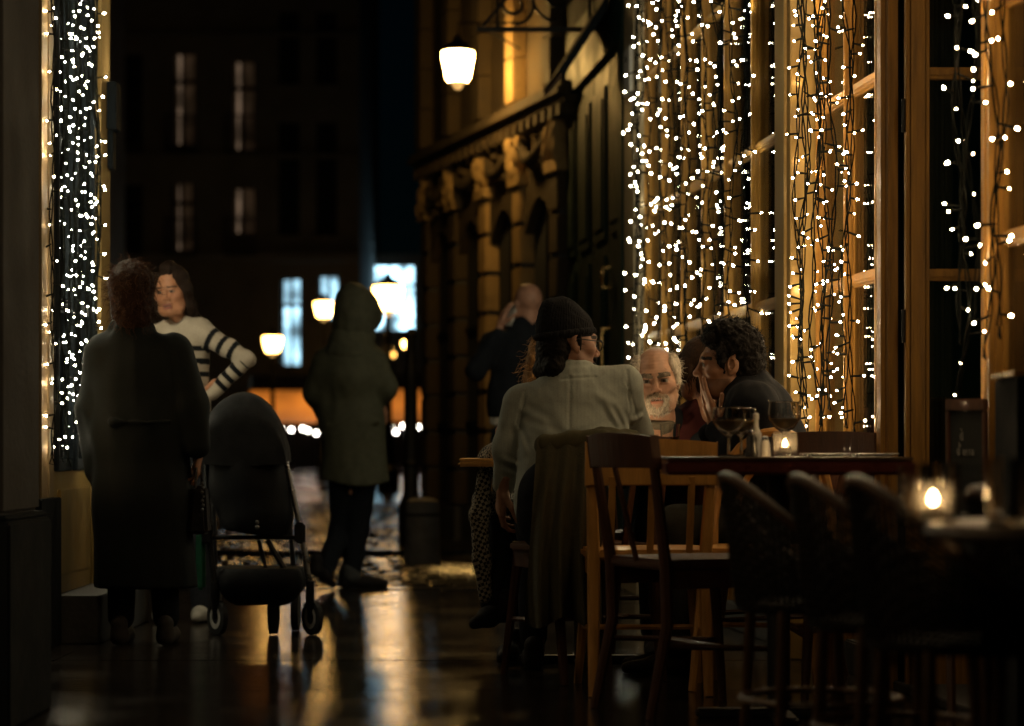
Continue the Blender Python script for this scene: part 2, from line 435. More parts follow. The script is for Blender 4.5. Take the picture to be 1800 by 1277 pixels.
# pilasters and posts between the bays
def pil(s0, s1, n1, mat, name='pilaster'):
    m = MB(); wb(m, s0, s1, -.06, n1, .0, 3.62); wb(m, s0-.015, s1+.015, -.05, n1+.015, 0, .30)
    wb(m, s0+(s1-s0)*.2, s1-(s1-s0)*.2, n1, n1+.012, .42, 3.5)
    return m.build(name, M[mat], cafe, bevel=.004, world=True)
pil(13.38, 13.93, .05, 'pale_trim'); pil(9.325, 9.61, .11, 'cream_paint')
m = MB(); wb(m, 8.165, 8.305, 0, .035, 0, 3.62); wb(m, 8.20, 8.265, .035, .05, .1, 3.62); m.build('door_post', M['oak'], cafe, bevel=.004, world=True)
m = MB(); wb(m, 7.095, 7.14, -.06, .03, 0, 3.62); m.build('door_post', M['oak'], cafe, bevel=.004, world=True)
cb('threshold', 'dark_stone', (7.14, 8.16, -.3, .02, 0, .03))
cb('transom', 'oak', (7.14, 8.16, -.06, .02, 3.0, 3.12))
# jamb beside the hinge, shade of the dark gap put into its colour
cb('door_jamb', 'dark_paint', (8.17, 8.30, -.12, -.002, .03, 3.6))
for z in (.5, 1.22, 1.92):
    m = MB(); m.tube([(1.302, 8.04, z-.055), (1.302, 8.04, z+.055)], .007, 8); m.build('hinge', M['iron'], cafe, smooth=True, world=True)
# inward-opened door leaf, square to the wall
door = empty('door', (0, 0, 0)); door.parent = cafe
dx0 = 1.309; dy = 8.03
def db(name, mat, *bx, bevel=.003):
    m = MB()
    for (a, b, y0, y1, z0, z1) in bx: m.box(dx0+a, dx0+b, dy+y0, dy+y1, z0, z1)
    return m.build(name, M[mat], door, bevel=bevel, world=True)
db('stile', 'oak', (0, .078, 0, .045, .02, 2.98), (.012, .066, -.006, 0, .02, 2.98)); db('stile', 'oak', (.75, .83, 0, .045, .02, 2.98))
for z in (1.39, 2.06, 2.9): db('rail', 'oak', (.078, .75, .004, .041, z-.02, z+.02), (.078, .75, -.004, .004, z-.008, z+.013))
db('rail', 'oak', (.078, .75, .004, .041, .02, .7))
for z0, z1 in ((.7, 1.37), (1.41, 2.04), (2.08, 2.88)): db('pane', 'pane', (.078, .75, .018, .024, z0, z1), bevel=0)
# hanging drapes inside the bays and the door
def drape(s0, s1, n, z0, z1, mat, k=26, amp=.022):
    m = MB(); cols = int((s1-s0)*90)+2; vs = []
    for i in range(cols):
        s = s0+(s1-s0)*i/(cols-1); a = amp*math.sin(s*k)+.4*amp*math.sin(s*k*2.3+1)
        for z in (z0, z1):
            vs.append(W(s, n+a, z)); vs.append(W(s, n+a-.006, z))
    fs = []
    for i in range(cols-1):
        b = i*4; c = b+4
        fs += [(b, c, c+2, b+2), (b+1, b+3, c+3, c+1), (b, b+1, c+1, c), (b+2, c+2, c+3, b+3)]
    fs += [(0, 2, 3, 1), ((cols-1)*4, (cols-1)*4+1, (cols-1)*4+3, (cols-1)*4+2)]
    m.add(vs, fs); return m.build('drape', M[mat], cafe, smooth=40, world=True)
drape(8.36, 9.26, -.06, .2, 3.55, 'drape'); drape(11.65, 12.1, -.07, .2, 3.55, 'drape'); drape(12.8, 13.28, -.07, .2, 3.55, 'drape')
m = MB(); vs = []
for i in range(12):
    xx = dx0+.085+.008*i
    for z in (.1, 2.95):
        vs.append((xx, dy+.10+.014*math.sin(i*1.7), z)); vs.append((xx, dy+.108+.014*math.sin(i*1.7), z))
fs = []
for i in range(11):
    b = i*4; c = b+4; fs += [(b, c, c+2, b+2), (b+1, b+3, c+3, c+1), (b, b+1, c+1, c), (b+2, c+2, c+3, b+3)]
m.add(vs, fs).build('drape', M['drape'], cafe, smooth=40, world=True)
# dark green double door further down the front
gd = empty('shutter_door', (0, 0, 0)); gd.parent = cafe
def gb(name, mat, *bx, bevel=.004):
    m = MB()
    for b in bx: wb(m, *b)
    return m.build(name, M[mat], gd, bevel=bevel, world=True)
gb('frame', 'green_paint', (13.94, 14.12, -.06, .06, 0, 3.62), (16.9, 17.1, -.06, .06, 0, 3.62), (14.12, 16.9, -.06, .05, 3.2, 3.62))
for a in (14.13, 14.83, 15.53, 16.22):
    gb('leaf', 'green_paint', (a, a+.68, -.05, .0, .04, 3.19))
    for z0, z1 in ((.15, .95), (1.05, 2.0), (2.1, 3.05)): gb('panel', 'green_paint', (a+.1, a+.58, 0, .018, z0, z1), (a+.16, a+.52, .018, .03, z0+.07, z1-.07))
for s, z0, z1 in ((14.62, 1.27, 1.53), (14.60, 1.78, 1.90)):
    m = MB(); a = W(s, .075, z0); b = W(s, .075, z1)
    m.tube([W(s, .0, z0), a, W(s, .08, (z0+z1)/2), b, W(s, .0, z1)], .013, 8); m.build('pull_handle', M['brass'], gd, smooth=True, world=True)
cb('wall', 'dark_paint', (13.95, 17.1, -.05, .04, 3.63, 4.4))
m = MB(); wb(m, 13.50, 13.72, .065, .085, 2.80, 3.06); sp = m.build('notice_plate', M['sign_plate'], None, bevel=.003, label='pale narrow notice plate high on the pilaster beside the dark green door', cat='plaque')
m = MB(); wb(m, 13.59, 13.63, .085, .09, 2.98, 3.01); m.build('screw', M['iron'], sp)
# folded awning edge above the green door
aw = empty('awning', W(14.5, .1, 3.2), label='folded dark awning with scalloped pale edge above the green door', cat='awning')
m = MB()
m.hexa([W(14.35, .08, 3.42), W(15.2, .08, 3.42), W(15.2, .34, 3.02), W(14.35, .34, 3.02), W(14.35, .08, 3.5), W(15.2, .08, 3.5), W(15.2, .37, 3.05), W(14.35, .37, 3.05)])
m.build('cloth', M['dark_paint'], aw, world=True)
m = MB()
for i in range(12):
    s = 14.37+i*.068; m.ball(W(s, .36, 3.02), .011, 6, 4)
m.build('fringe', M['rattan_rim'], aw, world=True)
# wrought-iron bracket reaching over the passage
br = empty('sign_bracket', W(15.2, .06, 3.4), label='wrought iron scroll bracket reaching out high above the passage', cat='bracket')
bx = W(15.2, .04, 0)[0]; by = W(15.2, .04, 0)[1]
m = MB(); m.box(bx-.74, bx, by-.016, by+.016, 3.425, 3.455); m.build('bar', M['iron'], br, world=True, bevel=.003)
def spiral(cx, cz, r0, turns, sgn, a0):
    return [(cx+sgn*r0*(1-.75*i/40)*math.cos(a0+turns*2*PI*i/40), by, cz+r0*(1-.75*i/40)*math.sin(a0+turns*2*PI*i/40)) for i in range(41)]
for cx, cz, r0, sgn in ((bx-.50, 3.60, .13, 1), (bx-.24, 3.66, .17, -1)):
    m = MB(); m.tube(spiral(cx, cz, r0, 1.4, sgn, -PI/2), .011, 6); m.build('scroll', M['iron'], br, smooth=True, world=True)
m = MB(); m.tube([(bx-.61, by, 3.44), (bx-.61, by, 3.74)], .010, 6); m.tube([(bx-.03, by, 3.44), (bx-.03, by, 4.1)], .014, 6); m.tube([(bx-.03, by, 4.08), (bx-.3, by, 3.95), (bx-.7, by, 3.46)], .012, 6)
m.build('stay', M['iron'], br, smooth=True, world=True)

# ================================================================== carved facade lit by the lantern
BX, BT = 5.04, .282
CB, SB = math.cos(math.atan(BT)), math.sin(math.atan(BT))
def V(s, n, z): return (BX-BT*s-n*CB, s-n*SB, z)
def vb(m, *b): return m.box(*b, T=V)
cf = empty('carved_building', V(18, 0, 0), label='carved sandstone building with banded pilasters lit amber by the hanging lantern', cat='building')
def fb(name, mat, *bx, bevel=.006, parent=None):
    m = MB()
    for b in bx: vb(m, *b)
    return m.build(name, M[mat], parent or cf, bevel=bevel, world=True)
PS = [16.75, 17.66, 18.58, 19.5, 20.4]
fb('wall', 'sandstone_shade', (16.3, 20.55, -.6, -.09, 0, 6.5), (16.3, 20.55, -.09, -.02, 2.62, 6.5))
blk = None
for s in PS:
    z = .35; wd = .21
    fb('pilaster_base', 'dark_stone', (s-.17, s+.17, -.09, .05, -.05, .34))
    while z < 2.7:
        h = .30
        fb('stone_block', 'sandstone' if 17 < s < 19 else 'sandstone_shade', (s-wd/2, s+wd/2, -.085, .035, z, z+h-.028), bevel=.012); z += h  # paler stone only on lantern-lit pilasters, the others carry shade in their colour
    fb('pilaster_core', 'dark_stone', (s-wd/2+.02, s+wd/2-.02, -.085, .015, .35, 2.72))
    z = 3.32
    while z < 4.9:
        fb('stone_block', 'sandstone' if 17 < s < 18 else 'sandstone_shade', (s-wd/2, s+wd/2, -.02, .09, z, z+.325), bevel=.008); z += .335
    # capital with leaf carving
    m = MB(); vb(m, s-.15, s+.15, -.02, .06, 2.72, 2.80)
    for k in range(9):
        a = s-.14+.28*random.random(); zz = 2.81+.24*random.random(); p = V(a, .03, zz)
        m.ball(p, (.05+.02*random.random(), .045, .07+.03*random.random()), 7, 5)
    m.build('capital', M['sandstone'], cf, smooth=60, world=True)
for a, b in zip(PS[:-1], PS[1:]):
    # dark window recess with arched head and bracketed sill
    wn = empty('window'); wn.parent = cf
    mid = (a+b)/2; hw = (b-a)/2-.11
    m = MB(); vb(m, mid-hw, mid+hw, -.088, -.075, .35, 2.62); m.build('pane', M['interior'], wn, world=True)
    m = MB(); vb(m, mid-.02, mid+.02, -.074, -.06, .35, 2.62)
    for z in (1.0, 1.75): vb(m, mid-hw, mid+hw, -.0735, -.058, z-.02, z+.02)
    m.build('frame', M['dark_paint'], wn, world=True)
    m = MB()
    n = 7
    for k in range(n):
        t0, t1 = k/n, (k+1)/n
        h0 = 2.36+.24*math.sin(PI*t0); h1 = 2.36+.24*math.sin(PI*t1)
        s0, s1 = mid-hw+2*hw*t0, mid-hw+2*hw*t1
        m.hexa([V(s0, -.09, h0), V(s1, -.09, h1), V(s1, .0, h1), V(s0, .0, h0), V(s0, -.09, 2.7), V(s1, -.09, 2.7), V(s1, .0, 2.7), V(s0, .0, 2.7)])
    m.build('arch_head', M['sandstone_shade'], wn, world=True)
    # carved swags over the arch
    m = MB()
    pts = [V(a+.1+(b-a-.2)*t, .03+.03*math.sin(PI*t), 3.02-.16*math.sin(PI*t)) for t in np.linspace(0, 1, 12)]
    m.tube(pts, [.02+.03*math.sin(PI*t) for t in np.linspace(0, 1, 12)], 7)
    for k in range(8):
        p = V(a+.15+(b-a-.3)*random.random(), .03, 2.72+.4*random.random()); m.ball(p, (.04, .04, .035), 7, 5)
    m.build('swag', M['sandstone_shade'], cf, smooth=60, world=True)
fb('cornice', 'sandstone_shade', (16.3, 20.55, -.02, .09, 3.15, 3.20), (16.3, 20.55, -.02, .145, 3.20, 3.25), (16.3, 20.55, -.02, .12, 3.25, 3.29))
for i in range(24):
    s = 16.4+i*.175; fb('dentil', 'sandstone_shade', (s, s+.08, -.02, .10, 3.07, 3.148), bevel=0)
fb('plinth', 'dark_stone', (16.3, 20.55, -.088, .0, -.1, .34))
fb('side_wall', 'plaster_far', (20.55, 20.8, -2.5, -.05, -.1, 6.5))

# ================================================================== lanterns
def lantern(name, c, w, h, glow, label, post=None, arm=None, group=None):
    """c = centre of the glass; w = top width"""
    L = empty(name, (c[0], c[1], c[2]-h/2), label=label, cat='street lamp', group=group)
    t, b = w/2, w*.33
    m = MB()
    z0, z1 = c[2]-h/2, c[2]+h/2
    m.lathe([(b*1.0, 0), (b*1.25, h*.15), (t*1.08, h*.82), (t*1.06, h)], (c[0], c[1], z0), 8, cap=True)
    m.build('glass', M[glow], L, smooth=30, world=True)
    m = MB()
    for k in range(4):
        a = 2*PI*k/4+PI/4
        m.tube([(c[0]+1.03*b*math.cos(a), c[1]+1.03*b*math.sin(a), z0), (c[0]+1.1*t*math.cos(a), c[1]+1.1*t*math.sin(a), z1)], w*.018, 5)
    m.build('cage', M['iron'], L, world=True)
    m = MB(); m.lathe([(t*1.12, 0), (t*1.15, h*.05), (t*.7, h*.28), (t*.3, h*.38), (t*.28, h*.5), (t*.08, h*.56), (.004, h*.7)], (c[0], c[1], z1+.002), 12)
    m.build('cap', M['iron'], L, smooth=30, world=True)
    m = MB(); m.lathe([(.005, -h*.27), (b*.38, -h*.23), (b*.55, -h*.10), (b*.95, -.002)], (c[0], c[1], z0), 10)
    m.build('finial', M['finial_glow' if post is None else 'finial_glow'], L, smooth=40, world=True)
    if post is not None:
        m = MB(); m.lathe([(w*.42, 0), (w*.42, .25), (w*.25, .32), (w*.16, .9), (w*.12, z0-h*.27-post)], (c[0], c[1], post), 10)
        m.build('post', M['iron'], L, smooth=30, world=True)
    if arm is not None:
        m = MB(); m.tube([(c[0], c[1], z1+h*.6), (c[0], c[1], z1+h*.95), tuple(arm)], w*.045, 6); mid = [(c[i]+arm[i])/2 for i in range(2)]
        m.tube([(c[0]*.7+arm[0]*.3, c[1]*.7+arm[1]*.3, z1+h*.95), (mid[0], mid[1], z1+h*.75), (arm[0], arm[1], z1+h*.2)], w*.03, 6)
        m.build('arm', M['iron'], L, smooth=True, world=True)
    return L
c = PX(805, 118, 17.35); a = V(17.5, .05, c[2]+.30)
lantern('wall_lantern', c, .215, .215, 'lantern_glow', 'glowing amber lantern hanging high beside the carved building', arm=(a[0], a[1], c[2]+.34))
for (x, y, Y, wpx, lab) in ((479, 606, 36, 37, 'lit street lantern on its post left of the hooded person'), (569, 545, 38, 36, 'lit street lantern half behind the head of the hooded person'),
                            (682, 525, 33, 58, 'lit street lantern in front of the blue-white display'), (714, 606, 52, 16, 'small far street lantern right of the hooded person')):
    c = PX(x, y, Y); wd = .84*wpx*Y/FP
    lantern('street_lantern', c, wd, wd*.86, 'lantern_far', lab, post=gz(Y)-.03)

# ================================================================== far houses
def house(name, x0, x1, Y, ztop, label, wins, depth=8, mat='plaster_far', extra=None):
    """frontal facade; wins: (x0, x1, y0, y1, glow) in photo pixels at distance Y"""
    p0 = PX(x0, 0, Y)[0]; p1 = PX(x1, 0, Y)[0]; z0 = gz(Y)-.03
    H = empty(name, ((p0+p1)/2, Y, z0), label=label, cat='building')
    m = MB(); m.box(p0, p1, Y+.35, Y+depth, z0, ztop)
    xs = sorted({p0, p1} | {PX(a, 0, Y)[0] for w_ in wins for a in w_[:2]}); zs = sorted({z0, ztop} | {PX(0, b, Y)[2] for w_ in wins for b in w_[2:4]})
    op = [(PX(a, 0, Y)[0], PX(b, 0, Y)[0], PX(0, d, Y)[2], PX(0, c_, Y)[2]) for a, b, c_, d, g in wins]
    for xa, xb in zip(xs[:-1], xs[1:]):
        run = None
        for za, zb in zip(zs[:-1], zs[1:]):
            cx, cz = (xa+xb)/2, (za+zb)/2
            hole = any(o[0] < cx < o[1] and o[2] < cz < o[3] for o in op)
            if not hole:
                if run is None: run = [za, zb]
                else: run[1] = zb
            elif run: m.box(xa, xb, Y, Y+.349, run[0], run[1]); run = None
        if run: m.box(xa, xb, Y, Y+.349, run[0], run[1])
    m.build('wall', M[mat], H, world=True)
    for (a, b, c_, d), w_ in zip(op, wins):
        g = w_[4]
        wn = empty('window', (0, 0, 0)); wn.parent = H; wn.location = (0, 0, 0); off = H.location
        def wbx(nm, mt, *bs):
            q = MB()
            for e in bs: q.box(*e)
            q.build(nm, M[mt], wn, world=True)
        mx_ = (a+b)/2
        if g == 'split':
            mx_ = a+(b-a)*.44; wbx('pane', 'dim_window', (a+.14, mx_-.03, Y+.22, Y+.24, c_, d)); wbx('pane', 'faint_window', (mx_+.03, b-.02, Y+.22, Y+.24, c_, d))
        else:
            wbx('pane', g, (a+.02, b-.02, Y+.22, Y+.24, c_, d))
        fr = [(mx_-.03, mx_+.03, Y+.16, Y+.21, c_, d), (a, a+.05, Y+.16, Y+.21, c_, d), (b-.05, b, Y+.16, Y+.21, c_, d)]
        if d-c_ > 1.2: fr.append((a, b, Y+.15, Y+.205, c_+(d-c_)*.68, c_+(d-c_)*.68+.09))
        wbx('frame', 'dark_paint', *fr)
        wbx('sill', 'plaster_far', (a-.1, b+.1, Y-.1, Y+.3, c_-.1, c_-.002))
    return H
far = house('townhouse', 150, 632, 54, 13.5, 'dark plastered townhouse with a few dimly lit windows behind the two women',
  [(300, 345, 95, 255, 'split'), (404, 450, 108, 264, 'split'), (300, 340, 322, 440, 'split'), (404, 450, 332, 410, 'split'), (205, 250, 95, 255, 'interior'), (205, 250, 325, 445, 'interior'),
   (490, 526, 215, 415, 'interior'), (556, 592, 215, 415, 'interior'), (490, 526, 20, 150, 'interior'), (556, 592, 20, 150, 'interior'),
   (494, 530, 492, 642, 'cool_window'), (560, 596, 487, 560, 'cool_window')])
m = MB()
for y0, y1, d in ((448, 462, .35), (272, 280, .2), (60, 66, .2)):
    m.box(PX(150, 0, 54)[0], PX(634, 0, 54)[0], 54-d, 53.998, PX(0, y1, 54)[2], PX(0, y0, 54)[2])
m.build('string_course', M['plaster_far'], far, world=True)
for a in (206, 302, 405):
    for yy in (448, 268):
        m = MB(); z = PX(0, yy, 54)[2]; x0 = PX(a-6, 0, 54)[0]; x1 = PX(a+48, 0, 54)[0]
        m.box(x0, x1, 53.6, 53.63, z+.75, z+.79); m.box(x0, x1, 53.6, 53.9, z-.04, z)
        for k in range(9): m.box(x0+(x1-x0)*k/8-.012, x0+(x1-x0)*k/8+.012, 53.6, 53.62, z, z+.75)
        m.build('balcony_railing', M['iron'], far, world=True)
house('display_house', 633, 800, 60, 5.6, 'low far house with a large blue-white lit display window', [(636, 730, 468, 580, 'cool_display')])
# dark corner house that closes the left of the street behind the townhouse
hb = empty('corner_house', (-12.5, 40, 0), label='unlit dark corner house at the left beyond the cream shopfront', cat='building')
m = MB(); m.box(-16, -8.0, 42, 50, 0, 13); m.build('wall', M['plaster_far'], hb, world=True)
m = MB()
for z in (1.2, 4.2, 7.2, 10.0):
    for xx in (-15, -13, -11, -9.4): m.box(xx, xx+.95, 41.98, 42.05, z, z+1.9)
m.build('shutter', M['dark_paint'], hb, world=True)
# orange lit cafe terraces far down the street
def terrace(x0, x1, Y, ya, yb, lab, glob):
    T = empty('lit_terrace', (PX((x0+x1)/2, 0, Y)[0], Y, gz(Y)-.03), label=lab, cat='awning')
    a, b = PX(x0, 0, Y)[0], PX(x1, 0, Y)[0]; z1 = PX(0, ya, Y)[2]; z0 = PX(0, yb, Y)[2]
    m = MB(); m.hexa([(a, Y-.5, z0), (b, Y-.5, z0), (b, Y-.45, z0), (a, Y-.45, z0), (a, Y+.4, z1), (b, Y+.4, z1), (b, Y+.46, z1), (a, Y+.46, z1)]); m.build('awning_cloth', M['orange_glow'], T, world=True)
    m = MB(); m.box(a, b, Y+.5, Y+.6, gz(Y)-.03, z1+.3); m.build('shop_wall', M['dark_paint'], T, world=True)
    m = MB()
    for k in range(int((b-a)/.8)+1): MB().tube([(a+.05+k*.8, Y-.4, gz(Y)-.03), (a+.05+k*.8, Y-.4, z0)], .03, 6).build('post', M['iron'], T, world=True)
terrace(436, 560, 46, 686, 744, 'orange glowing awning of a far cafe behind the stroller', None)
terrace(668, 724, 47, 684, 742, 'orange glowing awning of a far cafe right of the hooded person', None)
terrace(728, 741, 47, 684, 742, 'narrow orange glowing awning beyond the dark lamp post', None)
GL = [(494, 755, 45), (512, 756, 45), (532, 754, 45), (541, 757, 45), (556, 762, 45), (688, 752, 45), (696, 760, 45), (708, 749, 45), (716, 747, 45), (735, 751, 45)]
for i, (x, y, Y) in enumerate(GL):
    p = PX(x, y, Y); g = empty('globe_lamp', (p[0], p[1], gz(Y)-.03), label=f'small white globe lamp of the far terraces, number {i+1} counted from the left', cat='lamp', group='globe lamps under the far awnings')
    g['label'] = ('leftmost' if i == 0 else 'rightmost' if i == 9 else ['', 'second', 'third', 'fourth', 'fifth', 'sixth', 'seventh', 'eighth', 'ninth'][i]+' from the left')+' of the white globe lamps under the far awnings'
    m = MB(); m.ball(p, .032, 8, 6); m.build('globe', M['globe_white'], g, smooth=True, world=True)
    m = MB(); m.tube([(p[0], p[1], gz(Y)-.03), (p[0], p[1], p[2]-.032)], .015, 6); m.build('stand', M['iron'], g, world=True)
for (x, y, Y, r_, mt, lab) in ((452, 673, 50, .12, 'globe_green', 'round greenish white signal lamp beside the left street lantern'), (486, 672, 52, .05, 'globe_green', 'small dim bluish lamp right of the greenish signal lamp'),
                           (684, 614, 52, .06, 'globe_amber', 'upper of two small amber lamps right of the hood'), (691, 624, 50, .05, 'globe_amber', 'lower of two small amber lamps right of the hood')):
    p = PX(x, y, Y); g = empty('signal_lamp', (p[0], p[1], gz(Y)-.03), label=lab, cat='lamp')
    m = MB(); m.ball(p, r_, 8, 6); m.build('lens', M[mt], g, smooth=True, world=True)
    m = MB(); m.tube([(p[0], p[1]+.1, gz(Y)-.03), (p[0], p[1]+.1, p[2])], .03, 6); m.box(p[0]-r_*1.2, p[0]+r_*1.2, p[1]+.06, p[1]+.16, p[2]-r_*1.2, p[2]+r_*1.2); m.build('mast', M['iron'], g, world=True)
# bollard and dark lamp post in the middle of the street
p = PX(743, 1003, 16.4); X, Yb = p[0], 16.4
bo = empty('bollard', (X, Yb, gz(Yb)-.02), label='stout grey stone bollard in the cobbled street', cat='bollard')
m = MB(); m.lathe([(.118, 0), (.125, .03), (.118, .05), (.116, .40), (.108, .44), (.07, .462), (.01, .468)], (0, 0, 0), 24); m.build('shaft', M['bollard_stone'], bo, smooth=35)
m = MB(); m.lathe([(.1195, 0), (.1215, .01), (.1195, .02)], (0, 0, .34), 24); m.build('band', M['dark_stone'], bo, smooth=35)
po = PX(722, 0, 19)[0]
lp = empty('lamp_post', (po, 19, gz(19)-.02), label='dark unlit iron post rising behind the stone bollard', cat='post')
m = MB(); m.lathe([(.10, 0), (.10, .3), (.062, .4), (.052, 1.3), (.06, 1.33), (.045, 1.4), (.04, 1.62), (.055, 1.65), (.02, 1.7)], (0, 0, 0), 12); m.build('shaft', M['iron'], lp, smooth=35)
m = MB(); m.lathe([(.066, 0), (.075, .02), (.066, .04)], (0, 0, .62), 12); m.build('collar', M['iron'], lp, smooth=35)

# ================================================================== left-hand shopfront
LX = -1.90
lw = empty('shopfront', (LX, 10.5, 0), label='cream timber shopfront with a fairy-lit window at the left of the passage', cat='building')
def lb(name, mat, *bx, bevel=.004, parent=None):
    m = MB()
    for b in bx: m.box(*b)
    return m.build(name, M[mat], parent or lw, bevel=bevel, world=True)
# pier nearest the camera, with dark plinth
pr = empty('wall_pier', (-2.0, 7.2, 0), label='plain grey rendered wall pier with dark plinth at the left edge', cat='wall')
m = MB(); m.box(-3.4, -1.475, 7.0, 7.55, .62, 5.5); m.build('shaft', M['grey_render'], pr, bevel=.012, world=True)
m = MB(); m.box(-3.4, -1.445, 6.96, 7.59, 0, .60); m.box(-3.4, -1.455, 6.97, 7.57, .60, .62); m.build('plinth', M['dark_paint'], pr, bevel=.008, world=True)
lb('wall', 'grey_render', (-3.2, -2.6, -2, 11.35, 0, 5.5), (-2.6, LX, 3.0, 3.2, 0, 5.5), (-2.6, LX, 11.22, 11.4, 3.6, 5.5), (-2.6, LX-.02, 7.6, 11.22, 3.62, 5.5), (-2.6, LX-.02, 3.2, 6.95, 3.62, 5.5))
lb('pilaster', 'pale_trim', (LX-.1, LX+.005, 9.60, 9.98, .61, 3.6), (LX+.005, LX+.02, 9.66, 9.79, .61, 3.6), (LX+.005, LX+.015, 9.84, 9.95, .61, 3.6))
lb('plinth', 'dark_paint', (LX-.1, LX+.035, 9.58, 10.01, 0, .61))
lb('wall', 'grey_render', (LX-.1, LX-.01, 7.6, 9.60, 0, 3.62))
lb('pilaster', 'cream_paint', (LX-.1, LX+.02, 10.90, 11.30, .2, 3.6), (LX+.02, LX+.035, 10.97, 11.22, .3, 3.5))
lb('corner_bracket', 'dark_paint', (LX+.035, LX+.08, 11.12, 11.26, 2.28, 2.5), (LX+.035, LX+.06, 11.14, 11.24, 2.1, 2.28))
lb('step', 'dark_stone', (LX-.1, LX+.19, 10.02, 11.4, 0, .2))
lb('lower_panel', 'cream_paint', (LX-.1, LX, 10.02, 10.90, .2, .72), (LX, LX+.015, 10.10, 10.82, .28, .64))
lwn = empty('window'); lwn.parent = lw; lwn.location = (0, 0, 0); lwn.location = (0, 0, 0)
for y in (10.02, 10.45, 10.87): lb('mullion', 'dark_paint', (LX-.08, LX+.01, y-.03, y+.03, .72, 3.6), (LX+.01, LX+.025, y-.014, y+.014, .72, 3.6), parent=lwn)
for z in (.74, 1.42, 2.11, 2.86, 3.55): lb('glazing_bar', 'dark_paint', (LX-.07, LX+.005, 10.05, 10.42, z-.025, z+.025), (LX-.07, LX+.005, 10.48, 10.84, z-.025, z+.025), parent=lwn)
for z0, z1 in ((.77, 1.39), (1.45, 2.08), (2.14, 2.83), (2.89, 3.52)):
    for a, b in ((10.05, 10.42), (10.48, 10.84)): lb('pane', 'pane', (LX-.04, LX-.034, a, b, z0, z1), bevel=0, parent=lwn)
# nearer bay of the same shopfront, beside the camera
lwn = empty('window'); lwn.parent = lw
for y in (3.3, 4.2, 5.1, 6.0, 6.9): lb('mullion', 'oak', (LX-.08, LX+.01, y-.04, y+.04, .6, 3.6), parent=lwn)
lb('lower_panel', 'oak', (LX-.1, LX, 3.2, 6.95, 0, .6), parent=lwn)
for z in (1.42, 2.11, 2.86): lb('glazing_bar', 'oak', (LX-.07, LX, 3.3, 6.9, z-.025, z+.025), parent=lwn)
for k in range(4): lb('pane', 'pane', (LX-.04, LX-.034, 3.36+.9*k, 4.14+.9*k, .62, 3.58), bevel=0, parent=lwn)

# ================================================================== fairy lights
bm_ = bmesh.new(); bmesh.ops.create_icosphere(bm_, subdivisions=1, radius=.0035)
for v_ in bm_.verts: v_.co.x *= 1.5
bulb_0 = bpy.data.meshes.new('bulb'); bm_.to_mesh(bulb_0); bm_.free()
for p_ in bulb_0.polygons: p_.use_smooth = True
def bulb_set(nm):
    out = []
    for i in range(3): q = bulb_0.copy(); q.materials.append(M[nm+str(i)]); out.append(q)
    return out
bulb_me = bulb_set('bulb'); bulb_me2 = bulb_set('bulb_cool')
ORD = ['first', 'second', 'third', 'fourth', 'fifth', 'sixth', 'seventh', 'eighth', 'ninth', 'tenth', 'eleventh', 'twelfth', 'thirteenth', 'fourteenth', 'fifteenth']
def light_string(P, z0, z1, label, group, step=.085, me=bulb_me, spread=.045, rs=None, wr=.0030, flat=(1, 1)):
    """P(z) -> x, y of the hanging line; a doubled cable with short bulb stalks"""
    R = rs or random
    st = empty('light_string', (*P(z1), z1), label=label, cat='string lights', group=group)
    ph = [R.uniform(0, 6.28) for _ in range(6)]; a1, a2 = R.uniform(.006, .016), R.uniform(.004, .011)
    def line(z, k):
        x, y = P(z)
        wx = a1*math.sin(z*5.1+ph[0])+a2*math.sin(z*13+ph[1])+(k*.006)*math.sin(z*21+ph[2])
        wy = a1*math.sin(z*4.3+ph[3])+a2*math.sin(z*11+ph[4])+(k*.006)*math.cos(z*21+ph[2])
        return (x+wx*flat[0], y+wy*2.2*flat[1], z)
    m = MB(); n = max(6, int((z1-z0)/.05))
    zs = [z1+(z0-z1)*i/n for i in range(n+1)]
    for k in (-1, 1): m.tube([line(z, k) for z in zs], wr, 4)
    end = line(z0, 0); m.tube([end, (end[0]+.008, end[1]+.02, z0-.035), (end[0]-.006, end[1]-.02, z0-.03), end], wr*.9, 4)
    z = z0+R.uniform(0, step); bl = []
    while z < z1:
        p = Vector(line(z, 0)); a = R.uniform(0, 2*PI); L = spread*R.uniform(.5, 1.15)
        d = Vector((math.cos(a)*flat[0], math.sin(a)*1.0, R.uniform(-.45, .25))).normalized()
        e = p+d*L; m.tube([p, p+d*L*.5, e], [wr, wr*1.3, wr*1.5], 4); bl.append((e+d*.006, d)); z += step*R.uniform(.5, 1.5)
    m.build('cable', M['cable'], st, world=True)
    for e, d in bl:
        o = link('bulb', me[R.choice((0, 0, 1, 1, 1, 2))], None, st); o.scale = (R.uniform(.8, 1.2),)*3; o.location = e-st.location; o.rotation_euler = d.to_track_quat('X', 'Z').to_euler()
    return st
R2 = random.Random(21)
def wl(s, n): return lambda z: W(s, n, z)[:2]
ss = [13.34, 13.12, 12.90, 12.67, 12.44, 12.20, 11.98, 11.75, 11.52, 11.28, 11.05, 10.82, 10.58, 10.36]
for i, s in enumerate(ss):
    light_string(wl(s, R2.uniform(.07, .12)), R2.uniform(.85, 1.1), 3.58, f'{ORD[i]} fairy light string from the left on the window behind the bearded man', 'fairy lights behind the bearded man', .076, bulb_me2, .06, R2)
ss = [9.27, 9.17, 9.06, 8.95, 8.85, 8.74, 8.63, 8.52, 8.41]
for i, s in enumerate(ss):
    light_string(wl(s, R2.uniform(.085, .12)), R2.uniform(.86, 1.0), 3.58, f'{ORD[i]} fairy light string from the left on the bay beside the open door', 'fairy lights beside the open door', .080, bulb_me, .045, R2)
